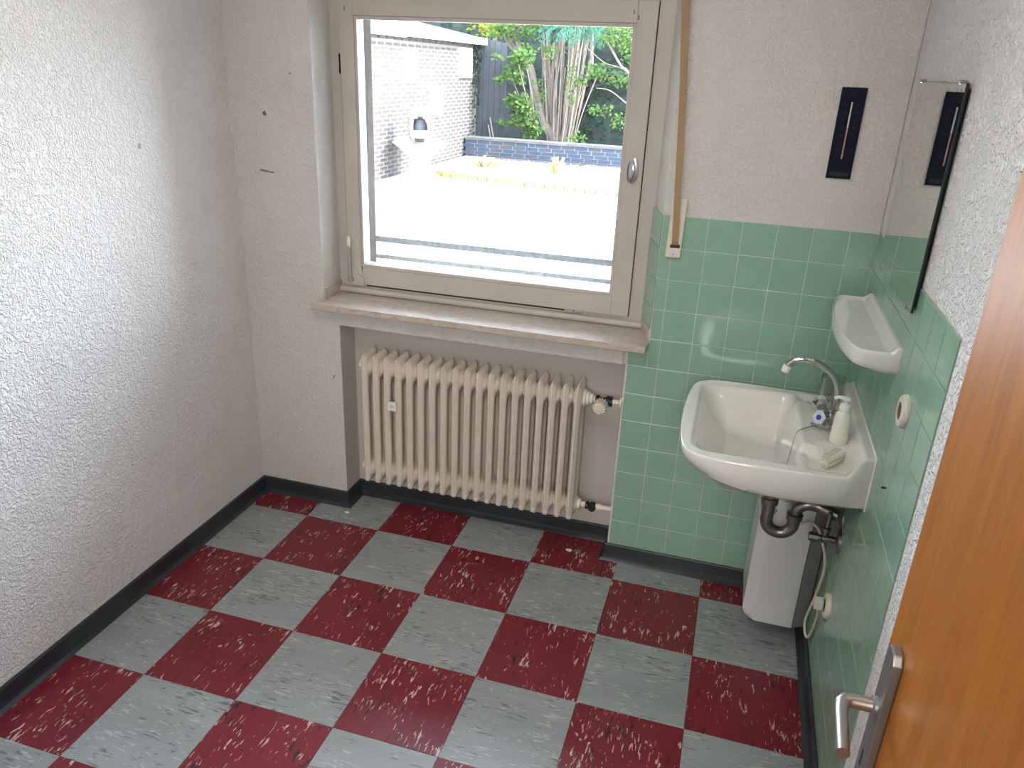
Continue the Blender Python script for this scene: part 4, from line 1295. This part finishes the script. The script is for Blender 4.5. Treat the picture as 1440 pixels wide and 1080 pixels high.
mt = thing('multi_stem_tree', 'multi-stemmed tree with pale trunks rising behind the low garden wall', 'tree', (-2.3, 13.6, 0))
for nm, pts, rr in (
    ('trunk', [(-2.22, 13.5, -.05), (-2.29, 13.5, .3), (-2.56, 13.5, .69), (-2.73, 13.5, 1.19), (-2.88, 13.5, 1.66), (-3.08, 13.5, 1.86), (-3.33, 13.5, 2.09), (-3.5, 13.5, 2.5)], [.09, .085, .075, .075, .07, .05, .04, .03]),
    ('branch', [(-2.88, 13.5, 1.62), (-3.02, 13.48, 1.88), (-3.12, 13.45, 2.05), (-3.2, 13.45, 2.4)], [.05, .045, .04, .03]),
    ('trunk', [(-2.24, 13.62, -.05), (-2.28, 13.6, .29), (-2.37, 13.6, .76), (-2.47, 13.6, 1.2), (-2.54, 13.6, 1.59), (-2.59, 13.6, 1.80)], [.11, .10, .085, .075, .07, .068]),
    ('branch', [(-2.52, 13.6, 1.5), (-2.40, 13.62, 1.8), (-2.36, 13.6, 2.4)], [.05, .04, .03]),
    ('trunk', [(-2.13, 14.0, -.05), (-2.13, 14.0, .27), (-2.16, 14.0, .98), (-2.13, 14.0, 1.65), (-2.09, 14.0, 2.04), (-2.05, 14.0, 2.6)], [.10, .10, .095, .085, .075, .06])):
    bm = nb(); tube(bm, catmull(pts, 4), [rr[min(int(i / 4), len(rr) - 1)] for i in range((len(pts) - 1) * 4 + 1)], 9)
    part(nm, bm, M['bark_light'] if pts[0][1] > 13.9 else M['bark'], mt, True, 60)
bm = nb(); lathe(bm, [(0, 0), (.062, 0), (.062, .012), (0, .014)], (-2.59, 13.6, 1.802), (-.25, -.55, 1), 14); part('cut_face', bm, M['cut'], mt)
for k in range(46):
    x0 = -2.40 + 0.46 * random.random() ; f = (x0 + 2.40) / .46
    x1 = x0 + (-.22 + .62 * f) * random.uniform(.6, 1.1) + random.gauss(0, .05)
    y0 = 13.5 + random.uniform(-.15, .25); h = random.uniform(1.5, 2.7)
    p0 = Vector((x0, y0, 0)); p1 = Vector((x1, y0 + random.uniform(-.1, .1), h)); pm = (p0 + p1) / 2 + Vector((random.gauss(0, .03), 0, 0))
    bm = nb(); tube(bm, catmull([p0, pm, p1], 4), [random.uniform(.009, .017)] * 9, 5); part('shoot', bm, M['bark_light'] if random.random() < .55 else M['bark'], mt, True)
bm = nb(); leaves(bm, [Vector((-2.13 + random.gauss(0, .12), 13.85 + random.uniform(-.1, .05), random.uniform(.35, 2.0))) for _ in range(420)], .055)
foliage('ivy', bm, M['leaf_mid'], mt)
bm = nb()
for c, r, n in (((-3.0, 13.3, 2.40), (.5, .35, .30), 520), ((-2.3, 13.4, 2.75), (.9, .5, .45), 700), ((-3.4, 13.2, 2.3), (.30, .25, .14), 200), ((-2.95, 13.2, 1.95), (.22, .2, .14), 60), ((-2.45, 13.2, 1.95), (.25, .2, .18), 60), ((-2.62, 13.25, 1.15), (.20, .1, .35), 60), ((-1.95, 13.2, 1.35), (.16, .1, .5), 70)):
    leaves(bm, cloud(c, r, n), .085, droop=.3)
foliage('foliage', bm, M['leaf'], mt)

sb_ = thing('broadleaf_shrub', 'broad-leaved green shrub between the board screen and the multi-stemmed tree', 'shrub', (-2.75, 12.75, 0))
for k in range(9):
    p0 = Vector((-2.50 + random.gauss(0, .06), 12.74, 0)); c = Vector((-2.78 + random.uniform(-.35, .15), 12.74 + random.uniform(-.12, .12), random.uniform(.6, 2.0)))
    bm = nb(); tube(bm, catmull([p0, (p0 + c) / 2 + Vector((.08, 0, .05)), c], 4), .008, 5); part('stem', bm, M['bark'], sb_, True)
bm = nb()
for c, r, n in (((-2.98, 13.15, 1.02), (.30, .2, .16), 95), ((-2.82, 13.12, .72), (.26, .2, .20), 110), ((-3.10, 13.15, 1.50), (.24, .18, .16), 70), ((-2.95, 13.15, 1.78), (.26, .2, .16), 80), ((-3.25, 13.1, .62), (.14, .1, .05), 14), ((-3.38, 13.1, 1.40), (.08, .08, .06), 9), ((-3.42, 13.05, 1.80), (.08, .08, .04), 7), ((-2.66, 13.1, .48), (.20, .15, .14), 70)):
    leaves(bm, cloud((c[0] + .126, c[1] - .42, 1.65 + (c[2] - 1.65) * .971), (r[0], r[1] * .8, r[2]), int(n * 1.9)), .095, .25, .5, .75)
foliage('foliage', bm, M['leaf'], sb_)

rt = thing('leafy_tree', 'bright leafy tree with bare twigs by the far end of the garden wall', 'tree', (-0.5, 13.4, 0))
for pts, r in (([(-.40, 13.4, 0), (-.55, 13.35, .9), (-.89, 13.3, 1.59), (-1.05, 13.3, 1.73), (-1.26, 13.3, 2.01), (-1.40, 13.3, 2.2)], .035), ([(-.55, 13.35, .8), (-.93, 13.3, 1.11), (-1.24, 13.3, 1.30), (-1.50, 13.3, 1.33)], .016), ([(-.85, 13.3, 1.55), (-1.03, 13.3, 1.69), (-1.37, 13.3, 1.78), (-1.71, 13.3, 2.01)], .014)):
    bm = nb(); cpts = catmull(pts, 5); tube(bm, cpts, [r * (1 - .6 * i / len(cpts)) for i in range(len(cpts))], 6); part('branch', bm, M['bark_light'], rt, True)
bm = nb()
for c, r, n in (((-1.15, 13.15, 2.25), (.36, .3, .22), 240), ((-1.45, 13.2, 1.62), (.32, .25, .16), 150), ((-1.05, 13.2, 1.50), (.25, .2, .14), 80), ((-.9, 13.1, 2.0), (.22, .2, .25), 130), ((-1.75, 13.2, 1.45), (.18, .2, .12), 55), ((-1.35, 13.1, .95), (.30, .2, .12), 70), ((-.98, 13.1, .80), (.16, .15, .16), 60), ((-1.75, 13.05, .42), (.20, .12, .10), 55), ((-0.4, 13.2, 2.0), (.4, .3, .7), 300)):
    leaves(bm, cloud(c, r, n), .085, droop=.4)
foliage('foliage', bm, M['leaf'], rt)

cf = thing('conifer', 'blue-green conifer with drooping sprays above the tree stems', 'tree', (-2.0, 13.3, 0))
bm = nb(); tube(bm, [(-1.75, 14.2, 0), (-1.78, 14.1, 1.6), (-1.85, 13.9, 3.2)], [.08, .06, .03], 8); part('trunk', bm, M['bark'], cf, True)
bm = nb()
for k in range(95):
    a = Vector((random.uniform(-2.45, -1.35), 13.15 + random.uniform(-.2, .5), random.uniform(2.22, 2.75)))
    d = Vector((random.uniform(-.9, -.1), random.uniform(-.4, .2), random.uniform(-.75, -.15))).normalized() * random.uniform(.18, .34)
    for i in range(16):
        p = a + d * (i / 16); sdv = Vector((random.gauss(0, .5), random.gauss(0, .4), -.6)).normalized() * .075
        w = Vector((.006, 0, .003)); b4 = [p - w, p + w, p + w + sdv, p - w + sdv]
        bm.faces.new([bm.verts.new(v) for v in b4])
foliage('needles', bm, M['needle'], cf)

def hedge(x0, x1, y0, y1, z1, n, label, mat, size):
    t = thing('evergreen_hedge', label, 'hedge', ((x0 + x1) / 2, (y0 + y1) / 2, 0))
    b = nb(); box(b, x0, x1, y0, y1, 0, z1, .15, 2)
    bmesh.ops.subdivide_edges(b, edges=b.edges[:], cuts=5, use_grid_fill=True)
    for v in b.verts: v.co += Vector((random.gauss(0, .05), random.gauss(0, .06), random.gauss(0, .05)))
    part('hedge_core', b, M['hedge_core'], t)
    b = nb()
    pts = [Vector((random.uniform(x0, x1), y0 - random.random() * .25 + .05, random.uniform(.05, z1))) for _ in range(n)]
    pts += [Vector((random.uniform(x0, x1), random.uniform(y0, y1), z1 + random.gauss(0, .12))) for _ in range(n // 3)]
    leaves(b, pts, size, .35)
    foliage('foliage', b, mat, t)
hedge(-6.2, 2.6, 15.2, 16.2, 3.6, 2600, 'dark evergreen hedge closing the garden behind the trees', M['leaf_dark'], .12)
hedge(-1.9, 1.4, 14.0, 14.6, 1.55, 900, 'lower shaded hedge behind the leafy tree', M['leaf_dark'], .10)
yt = thing('yellow_shrub', 'tall shrub with yellow-green leaves showing above the house roof verge', 'shrub', (-3.7, 14.2, 0))
bm = nb(); tube(bm, [(-3.9, 14.3, 0), (-3.85, 14.25, 1.4), (-3.8, 14.2, 2.4)], [.05, .04, .02], 7); part('trunk', bm, M['bark'], yt, True)
bm = nb(); leaves(bm, cloud((-3.8, 14.0, 2.42), (.55, .35, .28), 380), .09); foliage('foliage', bm, M['leaf_yellow'], yt)
iv = thing('climbing_ivy', 'dark climbing ivy on the far corner of the brick house', 'ivy', (HX, 12.7, 0))
bm = nb(); tube(bm, catmull([(HX + .03, 12.80, 0.02), (HX + .03, 12.72, .7), (HX + .03, 12.78, 1.3), (HX + .03, 12.70, 1.9)], 5), .012, 5); part('stem', bm, M['bark'], iv, True)
bm = nb(); leaves(bm, [Vector((HX + random.uniform(.02, .07), 12.74 + random.gauss(0, .09), 2.0 - abs(random.gauss(0, .62)))) for _ in range(300)], .065, aspect=.8); foliage('foliage', bm, M['ivy'], iv)
